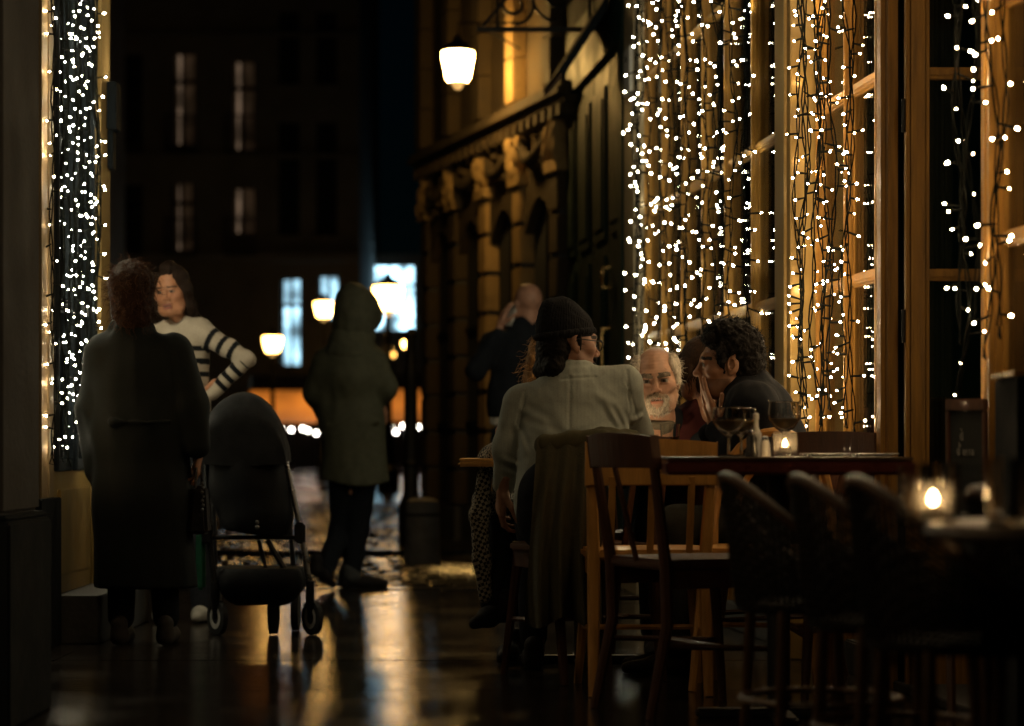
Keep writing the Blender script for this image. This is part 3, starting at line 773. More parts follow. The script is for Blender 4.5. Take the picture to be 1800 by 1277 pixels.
ss = [7.07, 6.98, 6.88, 6.76, 6.64]
for i, s in enumerate(ss):
    light_string(wl(s, R2.uniform(.10, .15)), [.98, 1.15, 1.2, 1.1, 1.15][i], 3.58, f'{ORD[i]} fairy light string from the left at the right edge of the picture', 'fairy lights at the right edge', .095, bulb_me, .05, R2)
def ll(y, n): return lambda z: (LX+n, y)
light_string(ll(9.74, .05), .78, 3.58, 'single fairy light string hanging down the cream pilaster at the left', 'fairy light on the left pilaster', .062, bulb_me, .034, R2)
for i, y in enumerate([10.04, 10.12, 10.20, 10.29, 10.38, 10.47, 10.56, 10.65, 10.74, 10.82]):
    light_string(ll(y, R2.uniform(.025, .05)), R2.uniform(.72, 1.0), 3.58, f'{ORD[i]} fairy light string from the left on the left shop window', 'fairy lights on the left shop window', .06, bulb_me2, .035, R2, flat=(.6, .6))
for i in range(6):  # strings out of view, added as fill light for the people
    y = 6.75-i*.5; light_string(ll(y, .08), .9, 3.58, f'{ORD[i]} unseen fill string of fairy lights on the left shopfront bay beside the camera, counted towards it', 'added fill fairy lights on the near left bay', .08, bulb_me, .05, R2)
# ================================================================== sculpting with distance fields
def vnoise(P, sc_, seed=0):
    g = np.random.default_rng(seed).random((24, 24, 24)).astype(np.float32)
    q = P*sc_; i = np.floor(q).astype(np.int64); f = (q-i).astype(np.float32); f = f*f*(3-2*f)
    out = 0
    for a in (0, 1):
        for b in (0, 1):
            for c_ in (0, 1):
                w_ = (f[..., 0] if a else 1-f[..., 0])*(f[..., 1] if b else 1-f[..., 1])*(f[..., 2] if c_ else 1-f[..., 2])
                out = out+w_*g[(i[..., 0]+a) % 24, (i[..., 1]+b) % 24, (i[..., 2]+c_) % 24]
    return out*2-1
def rotm(yaw=0, pitch=0, roll=0):
    """yaw about z, pitch tips the face down, roll tips the head towards the viewer's right"""
    cy, sy = math.cos(yaw), math.sin(yaw); cp, sp_ = math.cos(pitch), math.sin(pitch); cr, sr = math.cos(roll), math.sin(roll)
    Rz = np.array([[cy, -sy, 0], [sy, cy, 0], [0, 0, 1]]); Rx = np.array([[1, 0, 0], [0, cp, -sp_], [0, sp_, cp]]); Ry = np.array([[cr, 0, sr], [0, 1, 0], [-sr, 0, cr]])
    return Rz @ Ry @ Rx
class Sdf:
    def __init__(s, k=.03): s.p = []; s.k = k; s.R = np.eye(3); s.t = np.zeros(3); s.sc = 1.0
    def at(s, t, R=None, sc_=1.0): s.t = np.array(t, float); s.R = np.eye(3) if R is None else R; s.sc = sc_; return s
    def w(s, q): return s.R @ (np.array(q, float)*s.sc)+s.t
    def c(s, a, b, ra, rb=None, k=None, op=1, fl=1.0):
        s.p.append(('c', s.w(a), s.w(b), ra*s.sc, (ra if rb is None else rb)*s.sc, s.k if k is None else k, op, fl)); return s
    def col(s, pts, rs, fl=1.5, k=None):
        for i in range(len(pts)-1): s.c(pts[i], pts[i+1], rs[i], rs[i+1], k, 1, fl)
        return s
    def ch(s, pts, rs, k=None, op=1):
        for i in range(len(pts)-1): s.c(pts[i], pts[i+1], rs[i], rs[i+1], k, op)
        return s
    def e(s, c_, r, R=None, k=None, op=1):
        RR = s.R if R is None else s.R @ R
        s.p.append(('e', s.w(c_), np.array(r, float)*s.sc, RR, None, s.k if k is None else k, op)); return s
    def mesh(s, h, disp=None, clip=None, pad=.03):
        lo = np.full(3, 9e9); hi = -lo
        for q in s.p:
            if q[6] < 0: continue
            if q[0] == 'c':
                for c_, r in ((q[1], q[3]), (q[2], q[4])): lo = np.minimum(lo, c_-r); hi = np.maximum(hi, c_+r)
            else:
                m_ = q[2].max(); lo = np.minimum(lo, q[1]-m_); hi = np.maximum(hi, q[1]+m_)
        lo -= pad; hi += pad
        n = np.ceil((hi-lo)/h).astype(int)+1
        ax = [(lo[i]+h*np.arange(n[i])).astype(np.float32) for i in range(3)]
        MG = .07; D = np.full(n, MG, np.float32)
        for q in s.p:
            if q[0] == 'c': r = max(q[3], q[4]); a = np.minimum(q[1], q[2])-r-MG; b = np.maximum(q[1], q[2])+r+MG
            else: r = q[2].max(); a = q[1]-r-MG; b = q[1]+r+MG
            i0 = np.clip(np.floor((a-lo)/h).astype(int), 0, n); i1 = np.clip(np.ceil((b-lo)/h).astype(int)+1, 0, n)
            if (i1 <= i0).any(): continue
            X, Y, Z = np.meshgrid(*[ax[i][i0[i]:i1[i]] for i in range(3)], indexing='ij')
            if q[0] == 'c':
                A, B = q[1], q[2]; d_ = B-A; L = max(float(d_@d_), 1e-9)
                t = np.clip(((X-A[0])*d_[0]+(Y-A[1])*d_[1]+(Z-A[2])*d_[2])/L, 0, 1)
                d = np.sqrt((X-A[0]-t*d_[0])**2+((Y-A[1]-t*d_[1])*q[7])**2+(Z-A[2]-t*d_[2])**2)-(q[3]+(q[4]-q[3])*t)
            else:
                RR = q[3]; u = [((X-q[1][0])*RR[0, i]+(Y-q[1][1])*RR[1, i]+(Z-q[1][2])*RR[2, i]) for i in range(3)]
                k0 = np.sqrt(sum((u[i]/q[2][i])**2 for i in range(3))); k1 = np.sqrt(sum((u[i]/q[2][i]**2)**2 for i in range(3)))+1e-6
                d = k0*(k0-1)/k1
            sl = tuple(slice(i0[i], i1[i]) for i in range(3)); k = q[5]; Dl = D[sl]
            if q[6] > 0:
                hh = np.maximum(k-np.abs(d-Dl), 0)/k if k > 0 else 0
                D[sl] = np.minimum(d, Dl)-hh*hh*k*.25
            else:
                hh = np.maximum(k-np.abs(-d-Dl), 0)/k if k > 0 else 0
                D[sl] = np.maximum(-d, Dl)+hh*hh*k*.25
        if disp is not None or clip is not None:
            X, Y, Z = np.meshgrid(*ax, indexing='ij'); P = np.stack([X, Y, Z], -1)
            if disp is not None:
                near = np.abs(D) < .045; D[near] += disp(P[near]).astype(np.float32)
            if clip is not None: D = np.maximum(D, clip(P))
        D[0] = D[-1] = MG; D[:, 0] = D[:, -1] = MG; D[:, :, 0] = D[:, :, -1] = MG
        return nets(D, lo, h)
def nets(D, lo, h):
    S = D < 0; nx, ny, nz = D.shape
    cs = np.zeros((nx-1, ny-1, nz-1), np.int16)
    for a in (0, 1):
        for b in (0, 1):
            for c_ in (0, 1): cs += S[a:nx-1+a, b:ny-1+b, c_:nz-1+c_]
    act = (cs > 0) & (cs < 8); idx = np.argwhere(act); vid = np.full(act.shape, -1, np.int64); vid[act] = np.arange(len(idx))
    acc = np.zeros((len(idx), 3)); cnt = np.zeros(len(idx)); i, j, k = idx.T
    for ax_ in range(3):
        o1, o2 = [q for q in range(3) if q != ax_]
        for a in (0, 1):
            for b in (0, 1):
                p0 = [0, 0, 0]; p0[o1] = a; p0[o2] = b; p1 = list(p0); p1[ax_] = 1
                d0 = D[i+p0[0], j+p0[1], k+p0[2]]; d1 = D[i+p1[0], j+p1[1], k+p1[2]]
                c_ = (d0 < 0) != (d1 < 0); t = np.where(c_, d0/np.where(c_, d0-d1, 1), 0)
                q = np.array(p0, float)[None, :].repeat(len(idx), 0); q[:, ax_] = t
                acc[c_] += q[c_]; cnt[c_] += 1
    V_ = (idx+acc/cnt[:, None])*h+lo
    F = []
    for ax_ in range(3):
        o1, o2 = [(1, 2), (2, 0), (0, 1)][ax_]
        sl0 = [slice(None)]*3; sl1 = [slice(None)]*3; sl0[ax_] = slice(0, -1); sl1[ax_] = slice(1, None)
        A = S[tuple(sl0)]; B = S[tuple(sl1)]; e = np.argwhere(A != B)
        e = e[(e[:, o1] > 0) & (e[:, o2] > 0) & (e[:, o1] < D.shape[o1]-1) & (e[:, o2] < D.shape[o2]-1)]
        def g(d1, d2):
            q = e.copy(); q[:, o1] -= d1; q[:, o2] -= d2; return vid[q[:, 0], q[:, 1], q[:, 2]]
        qd = np.stack([g(1, 1), g(0, 1), g(0, 0), g(1, 0)], 1)
        fl = ~A[e[:, 0], e[:, 1], e[:, 2]]; qd[fl] = qd[fl][:, ::-1]; F.append(qd)
    return V_, np.concatenate(F)
def cat_mesh(parts):
    vs, fs, cs, n = [], [], [], 0
    for v, f, c_ in parts:
        vs.append(v); fs.append(f+n); n += len(v)
        c_ = np.array(c_, float); cs.append(np.tile(c_, (len(v), 1)) if c_.ndim == 1 else c_)
    return np.concatenate(vs), np.concatenate(fs), np.concatenate(cs)
def sculpt(name, mat, parent, v, f, col):
    me = bpy.data.meshes.new(name); off = np.array(wloc(parent).translation)
    me.from_pydata((v-off).tolist(), [], f.tolist()); me.update()
    a = me.color_attributes.new('col', 'FLOAT_COLOR', 'POINT'); c_ = np.ones((len(v), 4), np.float32); c_[:, :3] = col
    a.data.foreach_set('color', c_.ravel()); me.polygons.foreach_set('use_smooth', [True]*len(me.polygons))
    return link(name, me, M[mat], parent)
def strands(name, mat, parent, roots, dirs, length, rad=.0012, seg=5, curl=.0, droop=0., wave=.0, col=(.05, .03, .02), seed=1, base=None):
    """fine hair as tapering three-sided locks, optionally joined to a base shape"""
    r = np.random.default_rng(seed); n = len(roots); vs = []; fs = []
    L = length if hasattr(length, '__len__') else np.full(n, length)
    for i in range(n):
        d = dirs[i]/np.linalg.norm(dirs[i]); u = np.cross(d, [0.3, .2, 1.]); u /= np.linalg.norm(u)+1e-9; w_ = np.cross(d, u); ph = r.random()*6.28; b = len(vs)
        for k in range(seg+1):
            t = k/seg; p = roots[i]+d*L[i]*t+np.array([0, 0, -droop*t*t*L[i]])
            if curl: p = p+(u*math.cos(ph+t*7.)+w_*math.sin(ph+t*7.))*curl*(.3+.7*t)
            if wave: p = p+u*wave*math.sin(ph+t*9)*t
            rr = rad*(1-.8*t)+.0003
            for q in range(3): vs.append(p+(u*math.cos(q*2.094)+w_*math.sin(q*2.094))*rr)
        for k in range(seg):
            for q in range(3): fs.append((b+k*3+q, b+k*3+(q+1) % 3, b+k*3+3+(q+1) % 3, b+k*3+3+q))
    v = np.array(vs); f = np.array(fs); c_ = np.tile(np.array(col, float), (len(v), 1))*(.75+.5*np.repeat(r.random(n), (seg+1)*3))[:, None]
    if base is not None: v, f, c_ = cat_mesh([base, (v, f, c_)])
    return sculpt(name, mat, parent, v, f, c_)
# ------------------------------------------------------------------ anatomy
SKIN = np.array((.42, .21, .125)); LIP = np.array((.33, .11, .085))
def head_shape(c, R, sc_=1.0, h=.0038, skin=SKIN, brow=(.05, .03, .02), female=False, beard=None, stubble=None, scalp=None, neck=(0, .03, -.20), gaunt=0, eyeopen=1.0, age=0):
    S = Sdf(.03).at(c, R, sc_)
    S.e((0, .022, .035), (.0745, .094, .086)); S.e((0, -.028, -.025), (.060, .064, .088), k=.04)
    S.c((-.026, -.045, -.088), (.026, -.045, -.088), .026 if not female else .021, k=.035); S.e((0, -.070, -.096), (.020, .018, .016), k=.02)
    S.c((-.036, -.079, .026), (.036, -.079, .026), .0125 if not female else .009, k=.02)
    for sg in (-1, 1):
        S.e((sg*.049, -.052, -.016), (.022, .026, .020), k=.025)
        S.c((sg*.055, -.005, -.055), (sg*.04, -.045, -.085), .020, .02, k=.03)
        S.e((sg*.032, -.098, .003), (.021, .020, .0135), k=.014, op=-1)
        if gaunt: S.e((sg*.050, -.060, -.052), (.014, .022, .022), k=.02, op=-1)
        S.e((sg*.032, -.0765, .0035), (.0135, .0135, .0128), k=.003)
        S.c((sg*.020, -.0885, .0125), (sg*.045, -.080, .0115), .0042, k=.004)
        S.c((sg*.021, -.087, -.0065), (sg*.044, -.079, -.006), .0036, k=.005)
    fz = .86 if female else 1
    S.c((0, -.086, .016), (0, -.108*(.97 if female else 1.02), -.024), .0075*fz, .0105*fz, k=.014); S.e((0, -.108*(.97 if female else 1.02), -.027), (.0105*fz, .0105*fz, .0095*fz), k=.008)
    for sg in (-1, 1): S.e((sg*.0125, -.099, -.031), (.008, .010, .008), k=.006); S.e((sg*.006, -.106, -.038), (.004, .005, .004), k=.003, op=-1)
    S.c((-.019, -.0865, -.0585), (.019, -.0865, -.0585), .0062, k=.006); S.c((-.016, -.087, -.071), (.016, -.087, -.071), .0072, k=.006)
    S.c((-.022, -.093, -.0645), (.022, -.093, -.0645), .0022, k=.004, op=-1)
    for sg in (-1, 1):
        Re = rotm(0, 0, 0)
        S.e((sg*.076, .012, .000), (.0095, .020, .031), k=.008); S.e((sg*.080, .006, .003), (.006, .011, .018), k=.004, op=-1); S.e((sg*.074, .003, -.026), (.007, .009, .010), k=.006)
    S.c((0, .022, -.06), neck, .054 if not female else .046, .058 if not female else .05, k=.03)
    if age: dsp = lambda P: .0004*np.sin(((P-np.array(c)) @ R)[:, 2]*520)*(((P-np.array(c)) @ R)[:, 2] > .03)+.0008*vnoise(P, 70, 3)
    else: dsp = lambda P: .0005*vnoise(P, 60, 3)
    v, f = S.mesh(h, dsp)
    q = ((v-np.array(c)) @ R)/sc_
    x, y, z = q.T; ax_ = np.abs(x)
    col = np.tile(np.array(skin, float), (len(v), 1))
    nz_ = vnoise(q, 55, 5)[:, None]
    col *= 1+.10*nz_
    red = np.exp(-(((ax_-.045)/.022)**2+((z+.022)/.02)**2))*(y < -.03)+np.exp(-((x/.016)**2+((z+.028)/.014)**2))*(y < -.09)
    col = col*(1-.22*red[:, None])+np.array((.40, .13, .09))*.22*red[:, None]
    lip = (ax_ < .022) & (z < -.053) & (z > -.078) & (y < -.080); col[lip] = LIP if female else skin*np.array((.85, .62, .6))
    col[(ax_ < .022) & (np.abs(z+.0645) < .0032) & (y < -.078)] = skin*.25
    eye = (np.hypot(ax_-.032, z-.003) < .0125) & (y < -.076)
    ey = eye & (np.abs(z-.003) < .0062*eyeopen); col[ey] = (.26, .23, .20); col[ey & (np.hypot(ax_-.032, z-.003) < .0062)] = (.02, .014, .01)
    lash = eye & (np.abs(z-.0095) < .0022); col[lash] = np.array(brow)*.8
    bz = .0265+(.004 if not female else .0015)*np.clip((ax_-.02)/.03, 0, 1)-.007*np.clip((ax_-.040)/.015, 0, 1)
    th = .0055 if not female else .0032
    col[(ax_ > .012) & (ax_ < .054) & (np.abs(z-bz) < th) & (y < -.055)] = brow
    if stubble is not None:
        m_ = ((z < -.045) & (y < .0)) & ~lip; col[m_] = col[m_]*.55+np.array(stubble)*.45
    if beard is not None:
        m_ = (((z < -.050+.03*np.clip((ax_-.03)/.03, 0, 1)) & (y < .005)) | ((np.abs(z+.048) < .008) & (ax_ < .034) & (y < -.07))) & ~lip & (z > -.135); col[m_] = col[m_]*.72+np.array(beard)*.2
    if scalp is not None:
        m_ = (z > .055) & (y > -.045) | ((y > .015) & (z > -.04)); col[m_] = col[m_]*.5+np.array(scalp)*.5
    return v, f, col
def hand_shape(wr, fwd, palm, side, curl=(.3, .3, .3, .3), spread=.0, thumb=.5, sc_=1.0, h=.0034, skin=SKIN):
    """palm: the way the palm faces; side +1 puts the thumb at fwd x palm, -1 the other way"""
    f = np.array(fwd, float); f /= np.linalg.norm(f); n = np.array(palm, float); n -= f*(n@f); n /= np.linalg.norm(n); u = np.cross(f, n)*side
    R = np.stack([u, f, n], 1); S = Sdf(.012).at(wr, R, sc_)
    S.c((0, -.05, 0), (0, .005, 0), .024, .022, k=.02)
    S.c((-.022, .02, .0), (-.028, .078, .002), .014, .013, k=.02); S.c((0, .015, 0), (0, .085, .001), .0155, .0135, k=.02); S.c((.018, .02, 0), (.026, .082, .002), .015, .0125, k=.02)
    bx_ = (.029, .010, -.010, -.028); ln = ((.043, .026, .021), (.048, .030, .022), (.045, .028, .022), (.034, .021, .019)); by_ = (.085, .090, .087, .079); rr = (.0093, .0096, .0092, .0080)
    for i in range(4):
        p = np.array((bx_[i], by_[i], .001)); a = curl[i]*.7; sx = spread*(1.5-i)*.12
        for j in range(3):
            d = np.array((sx, math.cos(a), math.sin(a))); d /= np.linalg.norm(d); e = p+d*ln[i][j]
            S.c(p, e, rr[i]*(1-.10*j), rr[i]*(1-.10*(j+1)), k=.004); p = e; a += curl[i]*(1.0 if j == 0 else .8)
    p = np.array((.026, .020, .004)); d = np.array((.75, .62, .25+.5*thumb)); d /= np.linalg.norm(d)
    e = p+d*.042; S.c(p, e, .0145, .0112, k=.012); d2 = np.array((.45-.5*thumb, .85, .25+.5*thumb)); d2 /= np.linalg.norm(d2); e2 = e+d2*.032; S.c(e, e2, .0108, .0098, k=.004); S.c(e2, e2+d2*.022, .0096, .0078, k=.004)
    v, fa = S.mesh(h); c_ = np.tile(np.array(skin, float), (len(v), 1))*(1+.08*vnoise(v, 90, 8))[:, None]
    return v, fa, c_
def core_shape(prims, h=.016, col=SKIN):
    S = Sdf(.05)
    for q in prims: S.c(q[0], q[1], q[2]*.62, q[3]*.7, fl=1.3)
    v, f = S.mesh(h); return v, f, np.array(col, float)
def folds(amp, sc_=9., st=(1, 1, .35), seed=2):
    st = np.array(st); return lambda P: amp*vnoise(P*st, sc_, seed)+amp*.45*vnoise(P*st, sc_*2.3, seed+1)
def shoe_shape(heel, toe, h=.006, hgt=.085, ankle=None):
    S = Sdf(.025); a = np.array(heel, float); b = np.array(toe, float); d = (b-a)
    S.c(a+[0, 0, .030], a+d*.55+[0, 0, .032], .032, .036); S.c(a+d*.5+[0, 0, .03], b+[0, 0, .022], .037, .022); S.c(a+[0, 0, .03], a+[0, 0, hgt], .032, .036)
    z0 = min(a[2], b[2]); v, f = S.mesh(h, clip=lambda P: -(P[..., 2]-z0)); return v, f
def person(pos, label):
    return empty('person', tuple(pos), label=label, cat='person')
def garment(name, parent, S, h, col, mat='cloth', disp=None, clip=None, colfn=None):
    v, f = S.mesh(h, disp, clip); c_ = np.tile(np.array(col, float), (len(v), 1))
    if colfn is not None: c_ = colfn(v, c_)
    return sculpt(name, mat, parent, v, f, c_)

# ================================================================== the people
# ---- woman in the long dark coat, back to us, left
Y = 10.02; p = lambda x, y, dy=0: PX(x, y, Y+dy)
A = person((p(243, 0)[0], Y, 0), 'woman seen from behind in a long dark coat, auburn hair pinned up, beside the stroller')
hc = p(231, 520, .02); Rh = rotm(PI*.97+.25, .12, .0)
parts = [head_shape(hc, Rh, .97, .0045, female=True)]
parts.append(hand_shape(p(347, 800), (0, -.05, -1), (-1, 0, 0), 1, (.5, .55, .6, .65), thumb=.3, sc_=.88, h=.004))
parts.append(core_shape([(p(240, 930), p(240, 640), .12, .12), (p(240, 640), p(232, 580), .1, .05), (p(215, 930), p(212, 1095), .075, .045), (p(285, 930), p(290, 1095), .075, .045)]))
v, f, c_ = cat_mesh(parts); sculpt('body', 'skin', A, v, f, c_)
S = Sdf(.03).at(hc, Rh); S.e((0, .035, .042), (.096, .100, .092)); S.e((0, .085, .020), (.082, .064, .082)); S.e((.0, .085, -.045), (.070, .05, .06)); S.e((0, .06, -.095), (.080, .055, .06))
S.e((.052, .045, -.03), (.03, .05, .05)); S.e((-.052, .045, -.03), (.03, .05, .05)); S.e((0, .02, .105), (.06, .06, .03))
hv, hf = S.mesh(.006, lambda P: .007*vnoise(P*np.array((1, 1, .6)), 45, 4)+.004*vnoise(P, 110, 6))
r_ = np.random.default_rng(3); ii = r_.choice(len(hv), 800); dd = hv[ii]-hc; dd /= np.linalg.norm(dd, axis=1)[:, None]
strands('hair', 'hair', A, hv[ii]-dd*.004, dd*.45+r_.normal(0, .6, dd.shape)+np.array((0, 0, -.15)), r_.uniform(.02, .065, 800), .0013, 6, .008, .3, col=(.075, .032, .014), base=(hv, hf, np.array((.032, .014, .007))))
S = Sdf(.06)
S.c(p(190, 612), p(300, 612), .062, .062); S.c(p(232, 575), p(240, 640), .072, .11); S.col([p(243, 680), p(245, 760), p(250, 880), p(260, 1090)], [.19, .19, .205, .225], 1.5)
S.ch([p(178, 622), p(164, 720, .03), p(166, 830, .02)], [.066, .062, .05], k=.04); S.ch([p(308, 625), p(335, 715, -.03), p(346, 785, -.05)], [.066, .058, .046], k=.03)
S.c(p(205, 575), p(262, 575), .028, .028, k=.03); S.c(p(200, 742, -.14), p(300, 742, -.14), .016, .016, k=.01)
S.c(p(245, 800, -.16), p(250, 1020, -.17), .006, .006, k=.01, op=-1)
garment('coat', A, S, .009, (.006, .009, .009), 'parka', folds(.016, 9, (1, 1, .22), 5), clip=lambda P: .235-P[..., 2])
S = Sdf(.02); S.ch([p(214, 1000), p(213, 1085)], [.06, .055]); garment('trouser_leg', A, S, .012, (.008, .009, .010))
S = Sdf(.02); S.ch([p(288, 1000), p(292, 1085)], [.06, .055]); garment('trouser_leg', A, S, .012, (.008, .009, .010))
for x in (214, 294):
    q = p(x, 1108); v, f = shoe_shape((q[0], Y-.06, .004), (q[0]+.01, Y+.17, .004), .008); sculpt('shoe', 'parka', A, v, f, np.array((.05, .045, .04)))
hb_ = empty('handbag', tuple(p(352, 900, -.05)), label='small dark handbag with metal clasp hanging from the coated woman\'s hand', cat='bag')
q = p(353, 888, -.03); m = MB(); m.hexa([(q[0]-.05, q[1]-.05, q[2]-.12), (q[0]+.035, q[1]-.05, q[2]-.12), (q[0]+.035, q[1]+.1, q[2]-.12), (q[0]-.05, q[1]+.1, q[2]-.12), (q[0]-.035, q[1]-.03, q[2]+.08), (q[0]+.02, q[1]-.03, q[2]+.08), (q[0]+.02, q[1]+.08, q[2]+.08), (q[0]-.035, q[1]+.08, q[2]+.08)]); m.build('pouch', M['leather'], hb_, bevel=.014, world=True)
m = MB(); m.tube([(q[0]-.02, q[1]-.02, q[2]+.07), (q[0]-.018, q[1]-.01, q[2]+.15), (q[0]-.01, q[1]+.03, q[2]+.17), (q[0], q[1]+.07, q[2]+.07)], .006, 6); m.build('handle', M['leather'], hb_, smooth=True, world=True)
m = MB()
for k in range(7): m.ball((q[0]+.012+.004*(k % 2), q[1]-.05, q[2]+.09-.018*k), .007, 6, 4)
m.build('chain', M['stroller_metal'], hb_, smooth=True, world=True)

# ---- woman in the striped jumper, hand on hip
Y = 11.35; p = lambda x, y, dy=0: PX(x, y, Y+dy)
A = person((p(320, 0)[0], Y, 0), 'dark-haired woman in a cream jumper with black stripes, one hand on her hip')
hc = p(302, 512); Rh = rotm(-.24, .17, -.10)
sk = np.array((.46, .215, .115))
parts = [head_shape(hc, Rh, .97, .0036, female=True, skin=sk, brow=(.03, .018, .012), neck=(0, .055, -.19), eyeopen=.6)]
parts.append(hand_shape(p(366, 684, -.02), (-.6, -.2, -.55), (0, .9, -.3), -1, (.4, .45, .5, .55), thumb=.4, sc_=.86, h=.004, skin=sk))
parts.append(core_shape([(p(325, 880), p(325, 660), .11, .10), (p(325, 660), p(308, 590), .09, .05), (p(295, 880), p(290, 1075), .07, .045), (p(352, 880), p(355, 1075), .07, .045)]))
v, f, c_ = cat_mesh(parts); sculpt('body', 'skin', A, v, f, c_)
S = Sdf(.025).at(hc, Rh, .97); S.e((0, .034, .042), (.080, .090, .084)); S.e((0, .075, -.03), (.072, .05, .12))
S.ch([(.060, -.045, .075), (.080, -.020, .01), (.080, .0, -.08), (.072, .012, -.16)], [.026, .026, .026, .018]); S.ch([(-.060, -.045, .075), (-.080, -.020, .01), (-.078, .0, -.07), (-.070, .012, -.15)], [.026, .026, .024, .016])
S.c((0, -.035, .112), (0, .02, .12), .03, .03); S.ch([(.06, .05, -.1), (.10, .06, -.155)], [.03, .012])
S.e((0, -.115, -.02), (.058, .07, .095), k=.015, op=-1)
hv, hf = S.mesh(.0045, lambda P: .004*vnoise(P*np.array((1, 1, .3)), 80, 4)+.002*vnoise(P, 40, 5)); r_ = np.random.default_rng(4); ii = r_.choice(np.where(((hv-hc) @ Rh)[:, 1] > -.02)[0], 420); dd = hv[ii]-hc; dd /= np.linalg.norm(dd, axis=1)[:, None]
strands('hair', 'hair', A, hv[ii]-dd*.003, dd*.15+r_.normal(0, .18, dd.shape)+np.array((0, 0, -.9)), r_.uniform(.03, .09, 420), .0012, 6, .004, .1, wave=.006, col=(.026, .015, .010), base=(hv, hf, np.array((.022, .013, .009))))
S = Sdf(.04)
S.c(p(280, 590, .0), p(347, 582), .055, .058); S.col([p(316, 626), p(318, 690), p(322, 745)], [.142, .122, .145], 1.5)
arm = [p(352, 584, -.01), p(435, 632, -.07), p(372, 694, -.05)]
S.ch(arm, [.056, .036, .031], k=.02); S.ch([p(275, 592), p(262, 660, .04), p(270, 720, .08)], [.056, .045, .038], k=.03)
S.c(p(300, 574), p(322, 573), .045, .045, k=.02)
S.e(p(305, 552, -.05), (.055, .09, .055), k=.012, op=-1)
def stripes(v, c_):
    def par(a, b):
        d = b-a; L = np.linalg.norm(d); t = ((v-a)@d)/L; return t, np.linalg.norm(v-a-np.outer(np.clip(t, 0, L), d/L), axis=1), L
    t1, d1, L1 = par(arm[0], arm[1]); t2, d2, L2 = par(arm[1], arm[2])
    blk_ = np.zeros(len(v), bool); on = np.zeros(len(v), bool)
    m1 = (d1 < .068) & (d1 <= d2+.005) & (t1 > .055); m2 = (d2 < .060) & ~m1 & (t2 > .0)
    for s0 in (.072, .132, .192): blk_ |= m1 & (np.abs(t1-s0) < .0125)
    for s0 in (.015, .070, .122, .170): blk_ |= m2 & (np.abs(t2-s0) < .0125)
    on = m1 | m2; px = v[:, 0]-p(318, 0)[0]
    zz = v[:, 2]+.08*px-.25*px*px
    for y_ in (612, 634, 656, 679, 702, 726): blk_ |= ~on & (np.abs(zz-p(0, y_)[2]) < .0125)
    c_[blk_] = (.010, .011, .014); return c_
garment('striped_jumper', A, S, .0048, (.46, .40, .32), 'wool', folds(.0075, 17, (1, 1, .8), 9), colfn=stripes)
S = Sdf(.04); S.col([p(325, 770), p(325, 800)], [.15, .15], 1.45); S.ch([p(297, 820), p(292, 950), p(290, 1075)], [.085, .065, .055]); S.ch([p(353, 820), p(354, 950), p(357, 1075)], [.085, .065, .055])
garment('trousers', A, S, .013, (.020, .022, .028), 'cloth', folds(.006, 12))
for x in (288, 356):
    q = p(x, 1090); v, f = shoe_shape((q[0], Y+.06, .004), (q[0]-.01, Y-.16, .004), .008); sculpt('shoe', 'parka', A, v, f, np.array((.32, .30, .26)))

# ---- hooded man walking away, in a long parka
Y = 13.95; p = lambda x, y, dy=0: PX(x, y, Y+dy)
A = person((p(620, 0)[0], Y, 0), 'person in a long olive parka with the hood up, walking away and looking down')
hc = p(628, 548, .05); Rh = rotm(PI-.5, .35, 0)
parts = [head_shape(hc, Rh, 1.0, .006), hand_shape(p(668, 705, .03), (.35, .3, -.9), (-1, .2, 0), 1, (.5, .5, .5, .5), h=.005), hand_shape(p(560, 720, .2), (.5, .6, -.5), (1, 0, 0), -1, (.8, .8, .8, .8), h=.006)]
parts.append(core_shape([(p(620, 860), p(620, 660), .12, .12), (p(620, 660), p(625, 600), .1, .05), (p(606, 830), p(596, 935, .06), .06, .045), (p(596, 935, .06), p(574, 1005, -.24), .045, .04), (p(634, 830), p(628, 930, .05), .06, .05), (p(628, 930, .05), p(618, 1000), .05, .04)]))
v, f, c_ = cat_mesh(parts); sculpt('body', 'skin', A, v, f, c_)
S = Sdf(.05); S.e(p(623, 552, .02), (.122, .135, .150)); S.c(p(622, 530, 0), p(648, 555, .1), .105, .085); S.c(p(619, 585, .0), p(616, 622), .11, .15, k=.06)
S.e(p(652, 560, .22), (.075, .12, .10), k=.02, op=-1); S.c(p(600, 598, -.05), p(650, 592, 0), .035, .03, k=.03)
garment('hood', A, S, .008, (.070, .072, .048), 'parka', folds(.009, 14, (1, 1, .6), 14))
S = Sdf(.06); S.c(p(574, 638), p(654, 634), .070, .070); S.c(p(616, 606), p(614, 660), .13, .17); S.col([p(613, 678), p(616, 740), p(628, 890)], [.178, .178, .20], 1.45)
S.ch([p(568, 640), p(556, 690, .02), p(568, 728, .16)], [.072, .066, .05], k=.04); S.ch([p(662, 638), p(680, 682, .0), p(668, 702, .05)], [.070, .062, .048], k=.04)
S.c(p(616, 640, -.145), p(622, 840, -.16), .006, .006, k=.01, op=-1); S.c(p(576, 748, -.10), p(664, 742, -.10), .012, .012, k=.015)
zt = p(0, 846)[2]
garment('parka', A, S, .0095, (.075, .077, .050), 'parka', folds(.013, 10, (1, 1, .35), 15), clip=lambda P: (zt+.03*np.sin(P[..., 0]*9))-P[..., 2])
S = Sdf(.03); S.ch([p(606, 830), p(596, 935, .06), p(572, 1008, -.25)], [.085, .062, .05]); S.ch([p(636, 830), p(628, 930, .05), p(618, 1000)], [.088, .066, .056])
garment('trousers', A, S, .011, (.010, .012, .016), 'cloth', folds(.007, 14, seed=16))
S = Sdf(.02); S.c(p(617, 1000), p(617, 1010), .058, .058); garment('turn_up', A, S, .008, (.08, .085, .09), 'cloth')
